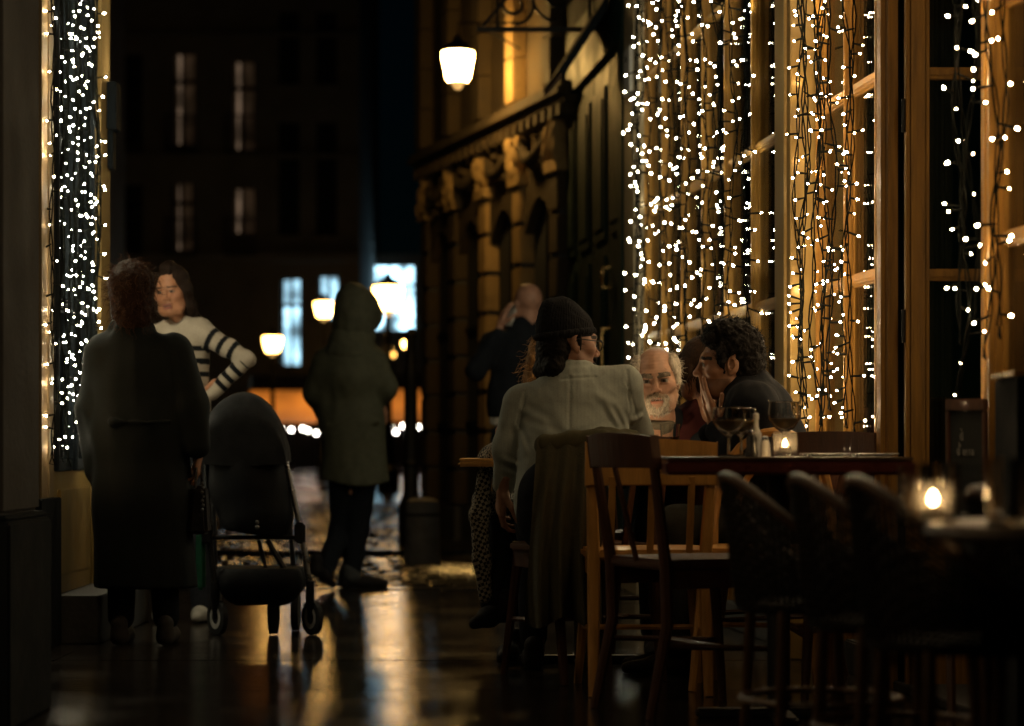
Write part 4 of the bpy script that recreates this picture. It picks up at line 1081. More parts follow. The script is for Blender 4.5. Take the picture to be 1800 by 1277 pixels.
q = p(612, 0); v, f = shoe_shape((q[0]-.02, Y, .006), (q[0]+.21, Y+.07, .006), .006); sculpt('shoe', 'parka', A, v, f, np.array((.014, .012, .012)))
q = p(576, 1020, -.3); v, f = shoe_shape((q[0]-.06, Y-.36, .10), (q[0]+.02, Y-.17, .012), .006); sculpt('shoe', 'parka', A, v, f, np.array((.014, .012, .012)))

# ---- bald man on the phone
Y = 14.3; p = lambda x, y, dy=0: PX(x, y, Y+dy)
A = person((p(908, 0)[0], Y, 0), 'man with a shaved head in a black jacket, standing with a phone at his ear')
hc = p(927, 536); Rh = rotm(PI+.45, .05, .05)
sk = np.array((.40, .21, .14))
parts = [head_shape(hc, Rh, 1.02, .0045, skin=sk, neck=(0, .0, -.17))]
parts.append(hand_shape(p(880, 572, -.01), (.25, .05, .9), (.8, .35, 0), -1, (.5, .55, .6, .7), thumb=.5, sc_=1.0, h=.004, skin=sk))
parts.append(core_shape([(p(905, 830), p(905, 660), .12, .12), (p(905, 660), p(925, 575), .1, .05), (p(890, 830), p(890, 1000), .08, .045), (p(925, 830), p(925, 1000), .08, .045)]))
v, f, c_ = cat_mesh(parts); sculpt('body', 'skin', A, v, f, c_)
S = Sdf(.05); S.c(p(866, 606), p(966, 594), .074, .074); S.col([p(914, 645), p(906, 700), p(904, 760)], [.175, .16, .16], 1.45); S.c(p(925, 572), p(920, 600), .074, .10, k=.04); S.c(p(906, 572, -.03), p(944, 570, -.03), .03, .03, k=.02)
S.ch([p(866, 608), p(838, 650, -.08), p(873, 592, -.06)], [.072, .062, .046], k=.03); S.ch([p(962, 598), p(975, 680, .05), p(955, 730, .12)], [.07, .055, .045], k=.035)
zt2 = p(0, 738)[2]
garment('jacket', A, S, .0085, (.010, .012, .016), 'cloth', folds(.010, 11, (1, 1, .6), 22), clip=lambda P: zt2-.1*(P[..., 0]-A.location.x)-P[..., 2])
S = Sdf(.03); S.col([p(905, 718), p(905, 770)], [.152, .150], 1.45); garment('shirt_hem', A, S, .008, (.50, .47, .42), 'cloth', folds(.004, 18, seed=23), clip=lambda P: p(0, 752)[2]-.1*(P[..., 0]-A.location.x)-P[..., 2])
S = Sdf(.03); S.col([p(905, 775), p(905, 800)], [.145, .14], 1.4); S.ch([p(888, 800), p(888, 930), p(888, 1010)], [.085, .068, .056]); S.ch([p(926, 800), p(928, 930), p(930, 1010)], [.085, .068, .056])
garment('jeans', A, S, .012, (.018, .026, .042), 'cloth', folds(.007, 12, seed=24))
for x in (886, 930):
    q = p(x, 0); v, f = shoe_shape((q[0], Y-.05, .01), (q[0]+.02, Y+.2, .01), .009); sculpt('shoe', 'parka', A, v, f, np.array((.02, .018, .016)))
ph_ = p(900, 553, -.02); m = MB(); d = Vector((.30, .10, .95)).normalized(); u = Vector((.5, -.85, -.05)).normalized(); n_ = d.cross(u).normalized(); u = n_.cross(d)
q = [Vector(ph_)+d*a*.073+u*b*.036+n_*c_*.005 for c_ in (-1, 1) for a, b in ((-1, -1), (1, -1), (1, 1), (-1, 1))]
fo = empty('phone', tuple(ph_), label='grey mobile phone held to the bald man\'s ear', cat='phone'); m.hexa(q); m.build('case', M['white_plastic'], fo, bevel=.003, world=True)
# ---- man in the grey blazer and beanie, seated with his back to us
Y = 8.62; p = lambda x, y, dy=0: PX(x, y, Y+dy)
A = person((p(1000, 0)[0], 8.5, 0), 'seated man in a grey blazer, dark beanie and glasses, seen from behind')
sk = np.array((.36, .185, .115))
hc = p(1000, 606, .02); Rh = rotm(2.02, .06, .06)
parts = [head_shape(hc, Rh, 1.02, .0034, skin=sk, beard=(.018, .012, .009), brow=(.02, .012, .01), neck=(0, .02, -.17))]
parts.append(hand_shape(p(885, 862, .04), (-.15, .35, -.9), (.9, .3, 0), 1, (.5, .55, .6, .6), thumb=.4, h=.0038, skin=sk))
parts.append(hand_shape(p(1142, 798, .36), (.3, .9, .05), (0, .1, -1), -1, (.4, .4, .4, .4), h=.0038, skin=sk))
parts.append(core_shape([(p(995, 900, -.2), p(1000, 740, -.05), .12, .12), (p(1000, 740, -.05), p(1000, 650), .11, .05), (p(960, 910, -.15), p(945, 925, .28), .08, .06), (p(945, 925, .28), p(945, 1150, .3), .055, .04), (p(1040, 910, -.15), p(1040, 925, .28), .08, .06), (p(1040, 925, .28), p(1040, 1150, .3), .055, .04)]))
v, f, c_ = cat_mesh(parts); sculpt('body', 'skin', A, v, f, c_)
# hair and beanie
S = Sdf(.02).at(hc, Rh, 1.02); S.e((0, .060, -.02), (.076, .060, .085)); S.c((-.04, .075, -.09), (.04, .075, -.09), .04); S.ch([(.072, .0, .03), (.074, -.005, -.02)], [.012, .007]); S.ch([(-.072, .0, .03), (-.074, -.005, -.02)], [.012, .007])
S.e((0, -.085, -.085), (.045, .022, .030)); S.c((-.055, -.02, -.075), (-.02, -.075, -.095), .016); S.c((.055, -.02, -.075), (.02, -.075, -.095), .016); S.c((-.025, -.092, -.049), (.025, -.092, -.049), .008, k=.006)
S.c((-.02, -.10, -.066), (.02, -.10, -.066), .007, k=.004, op=-1)
hv, hf = S.mesh(.004, lambda P: .003*vnoise(P, 130, 31)); r_ = np.random.default_rng(5); ii = r_.choice(len(hv), 300); dd = hv[ii]-hc; dd /= np.linalg.norm(dd, axis=1)[:, None]
strands('hair', 'hair', A, hv[ii]-dd*.002, dd*.4+r_.normal(0, .4, dd.shape)+np.array((0, 0, -.5)), r_.uniform(.01, .025, 300), .0009, 3, .002, col=(.009, .006, .0045), base=(hv, hf, np.array((.007, .005, .004))))
S = Sdf(.02).at(hc, Rh, 1.02); S.e((0, .018, .050), (.086, .106, .092), k=.01); S.c((0, .045, .118), (0, .075, .125), .045, .028, k=.06)
def rib(P):
    q = (P-hc) @ Rh; a = np.arctan2(q[:, 1]-.02, q[:, 0]); return .0016*np.sin(a*56)+.0012*vnoise(P, 60, 7)
def bclip(P):
    q = (P-hc) @ Rh; return (.022-.18*(q[..., 1]+.02))-q[..., 2]
garment('beanie', A, S, .004, (.013, .014, .017), 'wool', rib, clip=bclip)
S = Sdf(.012).at(hc, Rh, 1.02)
n_ = 28
ring = []
for k in range(n_+1):
    a = 2*PI*k/n_; ring.append((.0845*math.cos(a), .018+.103*math.sin(a), .042-.18*(.02+.018+.103*math.sin(a))))
S.ch(ring, [.0085]*(n_+1)); garment('beanie_cuff', A, S, .004, (.015, .016, .019), 'wool', rib)
q = hc+Rh @ np.array((-.085, .105, .035)); m = MB(); m.box(q[0]-.02, q[0]+.014, q[1]-.006, q[1]-.001, q[2]-.003, q[2]+.004)
# glasses
gl = lambda x, y, z: tuple(hc+Rh @ (np.array((x, y, z))*1.02))
m = MB()
for sg in (-1, 1):
    m.tube([gl(sg*.033+.021*math.cos(t), -.108+.004*abs(math.cos(t)), .002+.018*math.sin(t)) for t in np.linspace(0, 2*PI, 17)], .0022, 6)
    m.tube([gl(sg*.054, -.104, .008), gl(sg*.076, -.085, .010), gl(sg*.080, .005, .012), gl(sg*.078, .02, -.005)], .0021, 6)
m.tube([gl(-.012, -.109, .006), gl(0, -.113, .009), gl(.012, -.109, .006)], .002, 6)
go = m.build('glasses', M['black_plastic'], A, smooth=True, world=True)
m = MB()
for sg in (-1, 1): m.add([gl(sg*.033+.019*math.cos(t), -.107, .002+.016*math.sin(t)) for t in np.linspace(0, 2*PI, 13)[:-1]], [tuple(range(12))])
o = m.build('lens', M['clear_glass'], go, world=True); o.location = -Vector(go.location)+Vector((0, 0, 0)) if False else o.location
# blazer
S = Sdf(.05)
S.c(p(928, 704), p(1096, 676), .060, .066, k=.05); S.c(p(998, 662), p(1006, 712), .078, .125, k=.06); S.c(p(1010, 674), p(1096, 668), .055, .046, k=.03); S.c(p(1060, 672, -.02), p(1106, 671, -.02), .044, .044, k=.015)
S.col([p(1008, 745, -.02), p(1000, 800, -.08), p(990, 880, -.16)], [.185, .170, .175], 1.45, k=.05); S.c(p(960, 735), p(1065, 715), .10, .105, k=.05)
S.ch([p(914, 712), p(895, 790, .0), p(886, 852, .06)], [.066, .056, .042], k=.030); S.ch([p(1094, 692), p(1118, 760, .12), p(1140, 795, .34)], [.066, .056, .044], k=.035)
# collar: a turned-down band round the neck
col_ = [p(1000, 648, .02)+np.array((.072*math.cos(t), .070*math.sin(t), -.004+.010*math.cos(t)-.012*math.sin(t))) for t in np.linspace(-2.9, -.1, 15)]
S.ch([q for q in col_], [.013]*15, k=.010); S.ch([q+np.array((.0, -.012, -.026)) for q in col_], [.014]*15, k=.014)
# seams and drag folds
for a, b, r in (((1001, 672, -.14), (1000, 860, -.28), .0035), ((1098, 655, -.075), (1112, 740, -.07), .004), ((925, 690, -.075), (912, 760, -.07), .004)):
    S.c(p(*a), p(*b), r, r, k=.006, op=-1)
for a, b, r in (((930, 770, -.12), (1050, 738, -.135), .007), ((950, 800, -.12), (1080, 752, -.13), .008), ((1085, 728, -.10), (1108, 770, -.06), .008), ((1058, 716, -.13), (1098, 758, -.10), .007), ((968, 742, -.14), (1015, 766, -.15), .006), ((1040, 780, -.14), (1095, 765, -.1), .008)):
    pass
BZ = [((1085, 722), (1112, 776), .009, .009), ((1062, 712), (1098, 764), .008, .009), ((940, 752), (1030, 792), .007, .012), ((985, 790), (1085, 748), .008, .013), ((930, 790), (1020, 770), .006, .012), ((1035, 775), (1110, 752), .007, .010), ((905, 745), (926, 800), .007, .009),
      ((918, 720), (965, 748), .005, .012), ((1040, 690), (1085, 720), .004, .012), ((880, 806), (912, 818), .007, .008), ((878, 826), (906, 836), .006, .008), ((1108, 742), (1140, 728), .007, .009), ((1112, 762), (1142, 750), .006, .008), ((975, 720), (1000, 790), .004, .016)]
BS = [((1001, 664), (998, 800)), ((1100, 652), (1106, 690)), ((1106, 690), (1120, 735)), ((922, 690), (908, 745)), ((985, 668), (1045, 664))]
def seg2(P, a, b):
    A_ = p(*a)[[0, 2]]; B_ = p(*b)[[0, 2]]; d = B_-A_; q = P[:, [0, 2]]-A_; t = np.clip((q@d)/(d@d), 0, 1); return np.linalg.norm(q-t[:, None]*d, axis=1), t
def bz_d(P):
    o = .0030*vnoise(P*np.array((1, 1, 1.6)), 14, 41)+.0016*vnoise(P*np.array((1.6, 1, 1)), 34, 42)
    back = (P[:, 1] < p(0, 0)[1]+.02)
    for a, b, am, w_ in BZ:
        d, t = seg2(P, a, b); tp = np.sin(PI*np.clip(t*.9+.05, 0, 1)); o = o-back*tp*am*(np.exp(-(d/w_)**2)-.6*np.exp(-((d-2*w_)/w_)**2))
    for a, b in BS:
        d, t = seg2(P, a, b); o = o+back*.0042*np.exp(-(d/.0045)**2)
    return o
def bz_c(v, c_):
    return c_*(1+.05*np.sin(v[:, 0]*900))[:, None]
garment('blazer', A, S, .0046, (.37, .405, .365), 'wool', bz_d, colfn=bz_c)
S = Sdf(.04); S.col([p(992, 880, -.18), p(992, 905, -.18)], [.165, .165], 1.3); S.ch([p(955, 905, -.1), p(940, 920, .28), p(938, 1120, .32)], [.085, .068, .052]); S.ch([p(1035, 905, -.1), p(1045, 920, .28), p(1045, 1120, .32)], [.085, .068, .052])
garment('trousers', A, S, .011, (.016, .018, .022), 'cloth', folds(.006, 14, seed=43))
for x in (938, 1045):
    q = p(x, 0, .32); v, f = shoe_shape((q[0], q[1]-.06, .004), (q[0]-.01, q[1]+.19, .004), .008); sculpt('shoe', 'parka', A, v, f, np.array((.018, .014, .012)))

# ---- bearded man across the table
Y = 9.28; p = lambda x, y, dy=0: PX(x, y, Y+dy)
A = person((p(1165, 0)[0], 9.65, 0), 'elderly man with grey hair and a full white beard, facing us across the table')
sk = np.array((.47, .27, .18))
hc = p(1154, 671); Rh = rotm(-.10, .05, -.07)
parts = [head_shape(hc, Rh, 1.06, .0030, skin=sk, beard=(.30, .25, .19), brow=(.13, .10, .075), age=1, neck=(0, .10, -.17), eyeopen=.9)]
parts.append(hand_shape(p(1120, 808, -.22), (-.9, -.3, .1), (0, 0, -1), 1, (.3, .35, .4, .4), h=.0045, skin=sk)); parts.append(hand_shape(p(1195, 808, -.2), (-.9, -.3, .1), (0, 0, -1), 1, (.3, .35, .4, .4), h=.0045, skin=sk))
parts.append(core_shape([(p(1175, 930, .45), p(1172, 790, .3), .12, .12), (p(1172, 790, .3), p(1160, 720, .12), .1, .05), (p(1150, 930, .4), p(1150, 930, .05), .08, .06), (p(1150, 930, .05), p(1150, 1120, .05), .06, .04), (p(1205, 930, .4), p(1205, 930, .05), .08, .06), (p(1205, 930, .05), p(1205, 1120, .05), .06, .04)]))
v, f, c_ = cat_mesh(parts); sculpt('body', 'skin', A, v, f, c_)
# short grey hair round a bald crown, then the beard
S = Sdf(.016).at(hc, Rh, 1.06)
for sg in (-1, 1): S.e((sg*.062, .012, .052), (.024, .060, .048)); S.e((sg*.066, .035, .0), (.018, .045, .045)); S.c((sg*.070, -.022, .030), (sg*.072, -.018, -.005), .010, .007)
S.e((0, .075, .03), (.068, .05, .085)); S.e((0, .055, .092), (.050, .05, .03)); S.e((-.066, .02, .03), (.022, .05, .06)); S.e((.066, .02, .03), (.022, .05, .06))
hv, hf = S.mesh(.004, lambda P: .004*vnoise(P, 90, 51)+.002*vnoise(P, 200, 52)); r_ = np.random.default_rng(6); ii = r_.choice(len(hv), 520); dd = (hv[ii]-hc) @ Rh; dd[:, 1] += -.02; dd = dd @ Rh.T; dd /= np.linalg.norm(dd, axis=1)[:, None]
strands('hair', 'hair', A, hv[ii]-dd*.003, dd*.7+r_.normal(0, .45, dd.shape)+np.array((0, .1, -.1)), r_.uniform(.012, .032, 520), .0009, 4, .003, .2, col=(.66, .60, .50), base=(hv, hf, np.array((.55, .49, .40))))
S = Sdf(.014).at(hc, Rh, 1.06)
S.e((0, -.068, -.098), (.030, .022, .024)); S.c((-.054, -.030, -.070), (-.028, -.060, -.098), .011, .015); S.c((.054, -.030, -.070), (.028, -.060, -.098), .011, .015); S.c((-.058, -.012, -.040), (-.055, -.028, -.07), .010, .013); S.c((.058, -.012, -.040), (.055, -.028, -.07), .010, .013)
S.c((-.030, -.081, -.056), (0, -.099, -.0465), .0075, .009, k=.008); S.c((.030, -.081, -.056), (0, -.099, -.0465), .0075, .009, k=.008); S.c((-.032, -.078, -.058), (-.030, -.072, -.085), .009, .012); S.c((.032, -.078, -.058), (.030, -.072, -.085), .009, .012)
S.c((-.014, -.106, -.0655), (.014, -.106, -.0655), .006, k=.004, op=-1)
hv, hf = S.mesh(.003, lambda P: .0022*vnoise(P*np.array((1.6, 1, .6)), 140, 53)); ii = r_.choice(len(hv), 700); q = (hv[ii]-hc) @ Rh; dd = np.stack([q[:, 0]*.8, -np.ones(len(ii))*.03, -np.ones(len(ii))*.08], 1) @ Rh.T
bc = np.tile(np.array((.36, .30, .23)), (len(hv), 1)); qq = (hv-hc) @ Rh; bc[(qq[:, 2] > -.064)] = (.22, .165, .115); bc *= (1+.3*vnoise(hv, 160, 54))[:, None]
strands('beard', 'hair', A, hv[ii], dd+r_.normal(0, .03, dd.shape), r_.uniform(.005, .013, 700), .0008, 3, .001, .2, col=(.56, .50, .42), base=(hv, hf, bc*1.2), seed=9)
S = Sdf(.012).at(hc, Rh, 1.06)
for sg in (-1, 1): S.ch([(sg*.012, -.096, .0175), (sg*.030, -.097, .0235), (sg*.052, -.078, .021)], [.0055, .0065, .004])
garment('eyebrows', A, S, .0026, (.15, .12, .09), 'hair', lambda P: .001*vnoise(P, 300, 55))
S = Sdf(.05); S.c(p(1112, 760, .22), p(1228, 752, .24), .075, .075); S.col([p(1172, 800, .32), p(1176, 950, .48)], [.185, .18], 1.3); S.c(p(1162, 742, .14), p(1168, 780, .26), .085, .12)
S.ch([p(1108, 765, .2), p(1085, 830, .0), p(1115, 812, -.2)], [.07, .055, .045]); S.ch([p(1232, 758, .22), p(1240, 822, .0), p(1205, 812, -.18)], [.07, .055, .045])
garment('jacket', A, S, .009, (.012, .014, .018), 'cloth', folds(.007, 15, seed=56))
S = Sdf(.015); nk = p(1160, 735, .05)
S.ch([nk+np.array((.068*math.cos(t), .06*math.sin(t)+.02, .018*math.sin(t)-.012)) for t in np.linspace(-2.4, -.8, 9)], [.012]*9); garment('shirt_collar', A, S, .005, (.11, .095, .07), 'wool')
S = Sdf(.03); S.ch([p(1150, 930, .4), p(1150, 925, .08), p(1150, 1100, .05)], [.09, .07, .055]); S.ch([p(1205, 930, .4), p(1205, 925, .08), p(1205, 1100, .05)], [.09, .07, .055]); garment('trousers', A, S, .014, (.014, .014, .016))
for x in (1150, 1205):
    q = p(x, 0, .05); v, f = shoe_shape((q[0], q[1]+.06, .004), (q[0], q[1]-.18, .004), .009); sculpt('shoe', 'parka', A, v, f, np.array((.018, .014, .012)))

# ---- curly-haired man with his hands at his mouth
Y = 8.75; p = lambda x, y, dy=0: PX(x, y, Y+dy)
A = person((p(1345, 0)[0], Y, 0), 'man with short dark curly hair in profile, hands raised to his mouth')
sk = np.array((.40, .205, .12))
hc = p(1280, 640); Rh = rotm(-1.60, .06, .10)
parts = [head_shape(hc, Rh, 1.06, .0031, skin=sk, brow=(.018, .012, .01), stubble=(.03, .022, .018), neck=(0, .055, -.19))]
w1 = p(1264, 746, -.04); parts.append(hand_shape(w1, (-.42, .06, .9), (.9, .15, .4), -1, (.10, .06, .10, .16), spread=.35, thumb=.25, sc_=.98, h=.0030, skin=sk))
w2 = p(1256, 748, .05); parts.append(hand_shape(w2, (-.38, -.12, .9), (.9, -.3, .4), 1, (.22, .2, .2, .2), spread=.3, thumb=.2, sc_=.98, h=.0034, skin=sk))
parts.append(core_shape([(p(1350, 920), p(1335, 770), .12, .12), (p(1335, 770), p(1300, 690), .11, .05), (p(1340, 925, -.1), p(1180, 925, -.08), .08, .06), (p(1340, 925, .1), p(1180, 925, .1), .08, .06), (p(1180, 925, -.08), p(1185, 1140, -.08), .05, .04), (p(1180, 925, .1), p(1185, 1140, .1), .05, .04)]))
v, f, c_ = cat_mesh(parts); sculpt('body', 'skin', A, v, f, c_)
S = Sdf(.02).at(hc, Rh, 1.06); S.e((0, .030, .058), (.084, .096, .082)); S.e((0, .085, .0), (.072, .042, .075)); S.e((0, .072, -.055), (.064, .042, .055)); S.e((.058, .058, -.01), (.022, .040, .062)); S.e((-.058, .058, -.01), (.022, .040, .062)); S.c((-.045, -.062, .088), (.045, -.062, .088), .022); S.e((0, .0, .115), (.062, .075, .04))
for sg in (-1, 1): S.ch([(sg*.070, -.030, .060), (sg*.074, -.022, .012), (sg*.075, -.018, -.02)], [.016, .011, .006])
S.e((.080, .004, -.002), (.016, .016, .026), k=.004, op=-1); S.e((-.080, .004, -.002), (.016, .016, .026), k=.004, op=-1)
hv, hf = S.mesh(.0042, lambda P: .006*vnoise(P, 75, 61)+.004*vnoise(P, 150, 62)); r_ = np.random.default_rng(8); q = (hv-hc) @ Rh; ok_ = np.where((q[:, 2] > .02) | (q[:, 1] > .06))[0]; ii = r_.choice(ok_, 750); dd = hv[ii]-hc; dd /= np.linalg.norm(dd, axis=1)[:, None]
strands('hair', 'hair', A, hv[ii]-dd*.004, dd*.9+r_.normal(0, .35, dd.shape), r_.uniform(.012, .028, 750), .0013, 7, .0062, .1, col=(.008, .006, .004), base=(hv, hf, np.array((.006, .0045, .0035))))
S = Sdf(.05); S.col([p(1322, 735), p(1340, 820), p(1346, 930)], [.135, .155, .165], .78); S.c(p(1318, 712, -.14), p(1318, 712, .17), .085, .085); S.c(p(1305, 690, 0), p(1318, 725), .075, .12); S.c(p(1345, 715, 0), p(1375, 790, 0), .09, .10)
S.ch([p(1322, 722, -.17), p(1298, 815, -.15), p(1258, 760, -.05)], [.080, .062, .042], k=.04); S.ch([p(1322, 722, .18), p(1290, 815, .15), p(1246, 762, .06)], [.080, .062, .042], k=.04)
S.c(p(1292, 690, -.05), p(1328, 668, -.03), .036, .045, k=.03); S.c(p(1292, 690, .05), p(1328, 668, .03), .036, .045, k=.03)
garment('coat', A, S, .0075, (.010, .011, .014), 'cloth', folds(.008, 14, seed=63))
S = Sdf(.04); S.ch([p(1345, 925, -.1), p(1190, 925, -.08), p(1188, 1130, -.08)], [.09, .068, .055]); S.ch([p(1345, 925, .1), p(1190, 925, .1), p(1188, 1130, .1)], [.09, .068, .055]); garment('trousers', A, S, .013, (.05, .048, .038), 'cloth', folds(.006, 14, seed=64))
for dy in (-.08, .1):
    q = p(1190, 0, dy); v, f = shoe_shape((q[0]+.06, q[1], .004), (q[0]-.18, q[1], .004), .009); sculpt('shoe', 'parka', A, v, f, np.array((.018, .014, .012)))

# ---- woman half hidden behind him
Y = 9.42; p = lambda x, y, dy=0: PX(x, y, Y+dy)
A = person((p(1238, 0)[0], Y+.1, 0), 'woman with smooth brown hair, mostly hidden behind the curly-haired man')
hc = p(1229, 650); Rh = rotm(-2.6, .22, 0)
parts = [head_shape(hc, Rh, .97, .0042, female=True, skin=np.array((.30, .16, .10)), neck=(0, .06, -.19)), core_shape([(p(1245, 920, .1), p(1245, 780, .08), .11, .11), (p(1245, 780, .08), p(1242, 700, .03), .09, .05), (p(1245, 925, .1), p(1150, 925, .1), .07, .05), (p(1150, 925, .1), p(1150, 1110, .1), .05, .04)])]
parts.append(hand_shape(p(1180, 812, .02), (-1, -.2, 0), (0, 0, -1), 1, (.3,)*4, h=.0055))
v, f, c_ = cat_mesh(parts); sculpt('body', 'skin', A, v, f, c_)
S = Sdf(.02).at(hc, Rh, .98); S.e((0, .034, .046), (.082, .094, .082)); S.e((0, .085, -.02), (.065, .045, .09)); S.ch([(.074, -.03, .05), (.078, .0, -.03)], [.016, .016]); S.ch([(-.074, -.03, .05), (-.078, .0, -.03)], [.016, .016]); S.e((0, .125, .01), (.035, .03, .035)); S.e((.076, .015, -.01), (.02, .04, .05)); S.e((-.076, .015, -.01), (.02, .04, .05)); S.e((0, .06, -.08), (.06, .05, .06))
hv, hf = S.mesh(.005, lambda P: .002*vnoise(P*np.array((.4, 1, 1.5)), 120, 71)); r_ = np.random.default_rng(12); ii = r_.choice(len(hv), 300); dd = hv[ii]-hc; dd /= np.linalg.norm(dd, axis=1)[:, None]
strands('hair', 'hair', A, hv[ii]-dd*.003, dd*.25+np.array((.2, .3, -.6))+r_.normal(0, .15, dd.shape), r_.uniform(.03, .07, 300), .0016, 4, .002, col=(.05, .026, .012), base=(hv, hf, np.array((.030, .016, .009))))
S = Sdf(.05); S.c(p(1212, 745, .05), p(1278, 745, .1), .07, .07); S.col([p(1245, 790, .1), p(1248, 930, .14)], [.155, .16], 1.2); S.c(p(1240, 715, .03), p(1244, 760, .08), .07, .10); S.ch([p(1210, 752, .02), p(1200, 822, .0), p(1185, 812, .02)], [.062, .05, .04]); garment('jacket', A, S, .0095, (.045, .012, .012), 'cloth', folds(.006, 14, seed=72))
S = Sdf(.04); S.ch([p(1245, 925, .1), p(1155, 925, .1), p(1152, 1105, .1)], [.1, .075, .06]); garment('trousers', A, S, .014, (.014, .014, .018))
# ---- woman in houndstooth, hidden behind the blazer
def houndstooth():
    m, nt, b = base_mat('houndstooth'); tc = N(nt, 'ShaderNodeTexCoord'); mp = N(nt, 'ShaderNodeMapping'); mp.inputs['Rotation'].default_value = (0, .35, 0)
    nt.links.new(tc.outputs['Object'], mp.inputs[0]); ck = N(nt, 'ShaderNodeTexChecker', Scale=85.0); ck.inputs['Color1'].default_value = (.36, .32, .25, 1); ck.inputs['Color2'].default_value = (.012, .012, .012, 1)
    nt.links.new(mp.outputs[0], ck.inputs['Vector']); nt.links.new(ck.outputs['Color'], b.inputs['Base Color']); b.inputs['Roughness'].default_value = .9; M['houndstooth'] = m
houndstooth()
Y = 9.42; p = lambda x, y, dy=0: PX(x, y, Y+dy)
A = person((p(965, 0)[0], Y+.08, 0), 'woman in a black and white checked coat, hidden behind the man in the blazer')
hc = p(982, 640); Rh = rotm(.75, .08, 0)
parts = [head_shape(hc, Rh, .97, .0045, female=True, neck=(0, .06, -.19)), hand_shape(p(880, 782, -.32), (.25, -.2, .8), (.6, .7, 0), 1, (.9, .9, .9, .9), sc_=.9, h=.004), core_shape([(p(970, 920, .1), p(970, 780, .06), .11, .11), (p(970, 780, .06), p(978, 700, .03), .09, .05), (p(965, 925, .1), p(900, 925, -.1), .07, .05), (p(900, 925, -.1), p(865, 1040, -.15), .05, .04)])]
v, f, c_ = cat_mesh(parts); sculpt('body', 'skin', A, v, f, c_)
S = Sdf(.03).at(hc, Rh); S.e((0, .03, .035), (.095, .105, .095)); S.e((0, .06, -.06), (.10, .06, .10))
for q in ((-.06, .05, -.06), (.06, .05, -.06), (-.085, .03, -.02), (.085, .03, -.02)): S.e(q, (.045, .05, .075))
hv, hf = S.mesh(.006, lambda P: .011*vnoise(P, 42, 81)+.005*vnoise(P, 90, 82)); ii = r_.choice(len(hv), 380); dd = hv[ii]-hc; dd /= np.linalg.norm(dd, axis=1)[:, None]
strands('hair', 'hair', A, hv[ii]-dd*.004, dd*.7+r_.normal(0, .4, dd.shape)+np.array((0, 0, -.5)), r_.uniform(.03, .07, 380), .0014, 8, .009, .2, col=(.30, .17, .07), base=(hv, hf, np.array((.24, .13, .05))))
S = Sdf(.05); S.c(p(935, 745, .05), p(1010, 745, .05), .07, .07); S.col([p(970, 790, .08), p(970, 930, .12)], [.16, .17], 1.25); S.c(p(978, 712, .03), p(972, 760, .06), .065, .10)
S.ch([p(930, 752, .02), p(868, 812, -.20), p(880, 790, -.30)], [.065, .052, .042])
S.ch([p(958, 925, .1), p(880, 918, -.05), p(850, 880, -.2)], [.10, .08, .05]); S.col([p(851, 838, -.33), p(842, 905, -.34), p(849, 985, -.33), p(853, 1050, -.32)], [.028, .036, .034, .026], 1.3, k=.03)
o = garment('checked_coat', A, S, .0075, (.2, .2, .2), 'cloth', folds(.006, 14, seed=83)); o.data.materials.clear(); o.data.materials.append(M['houndstooth'])
q = p(858, 1092, -.3); v, f = shoe_shape((q[0]+.06, q[1]+.02, q[2]), (q[0]-.05, q[1]-.16, q[2]-.02), .007); sculpt('shoe', 'parka', A, v, f, np.array((.012, .010, .010)))
q = p(905, 1088, -.2); v, f = shoe_shape((q[0], q[1]+.06, .004), (q[0]-.05, q[1]-.16, .004), .009); sculpt('shoe', 'parka', A, v, f, np.array((.012, .010, .010)))
S = Sdf(.03); S.ch([p(900, 925, -.1), p(902, 1070, -.15)], [.06, .045]); S.ch([p(880, 925, -.2), p(862, 1060, -.29)], [.05, .04]); garment('trousers', A, S, .011, (.012, .012, .014))

# ================================================================== stroller
sx, sy = PX(445, 0, 10.55)[0], 10.55; p = lambda x, y, dy=0: PX(x, y, sy+dy)
st = empty('stroller', (sx, sy, 0), label='black baby stroller with domed hood and small white-rimmed wheels', cat='stroller')
cv = p(428, 820); vs = []; fs = []
# hood: a quarter dome of ribbed cloth, solid back
nu, nv = 24, 14
for j in range(nv+1):
    t = j/nv*PI*.62
    for i in range(nu+1):
        a = PI*i/nu; rx, rz_ = .196, .305
        rib_ = 1+.012*math.sin(j*PI*3/nv*2)
        vs.append((cv[0]+rx*math.cos(a)*rib_, cv[1]-.20*math.cos(t)+.06, cv[2]+(.02+rz_*math.sin(a))*(.35+.65*math.sin(t+.35)/1.0)*rib_))
for j in range(nv):
    for i in range(nu): b = j*(nu+1)+i; fs.append((b, b+1, b+nu+2, b+nu+1))
b = len(vs); vs.append((cv[0], cv[1]-.12, cv[2])); fs += [(b, i+1, i) for i in range(nu)]
m = MB().add(vs, fs); m.build('hood', M['stroller_cloth'], st, smooth=60, world=True)
S = Sdf(.04); S.col([p(430, 790, .02), p(438, 850, .02), p(450, 905, .0)], [.160, .172, .165], 1.2)
garment('seat_shell', st, S, .010, (.004, .0045, .006), 'parka', folds(.006, 12, seed=91), clip=lambda P: p(0, 938)[2]-.15*(P[..., 0]-sx)-P[..., 2])
m = MB()
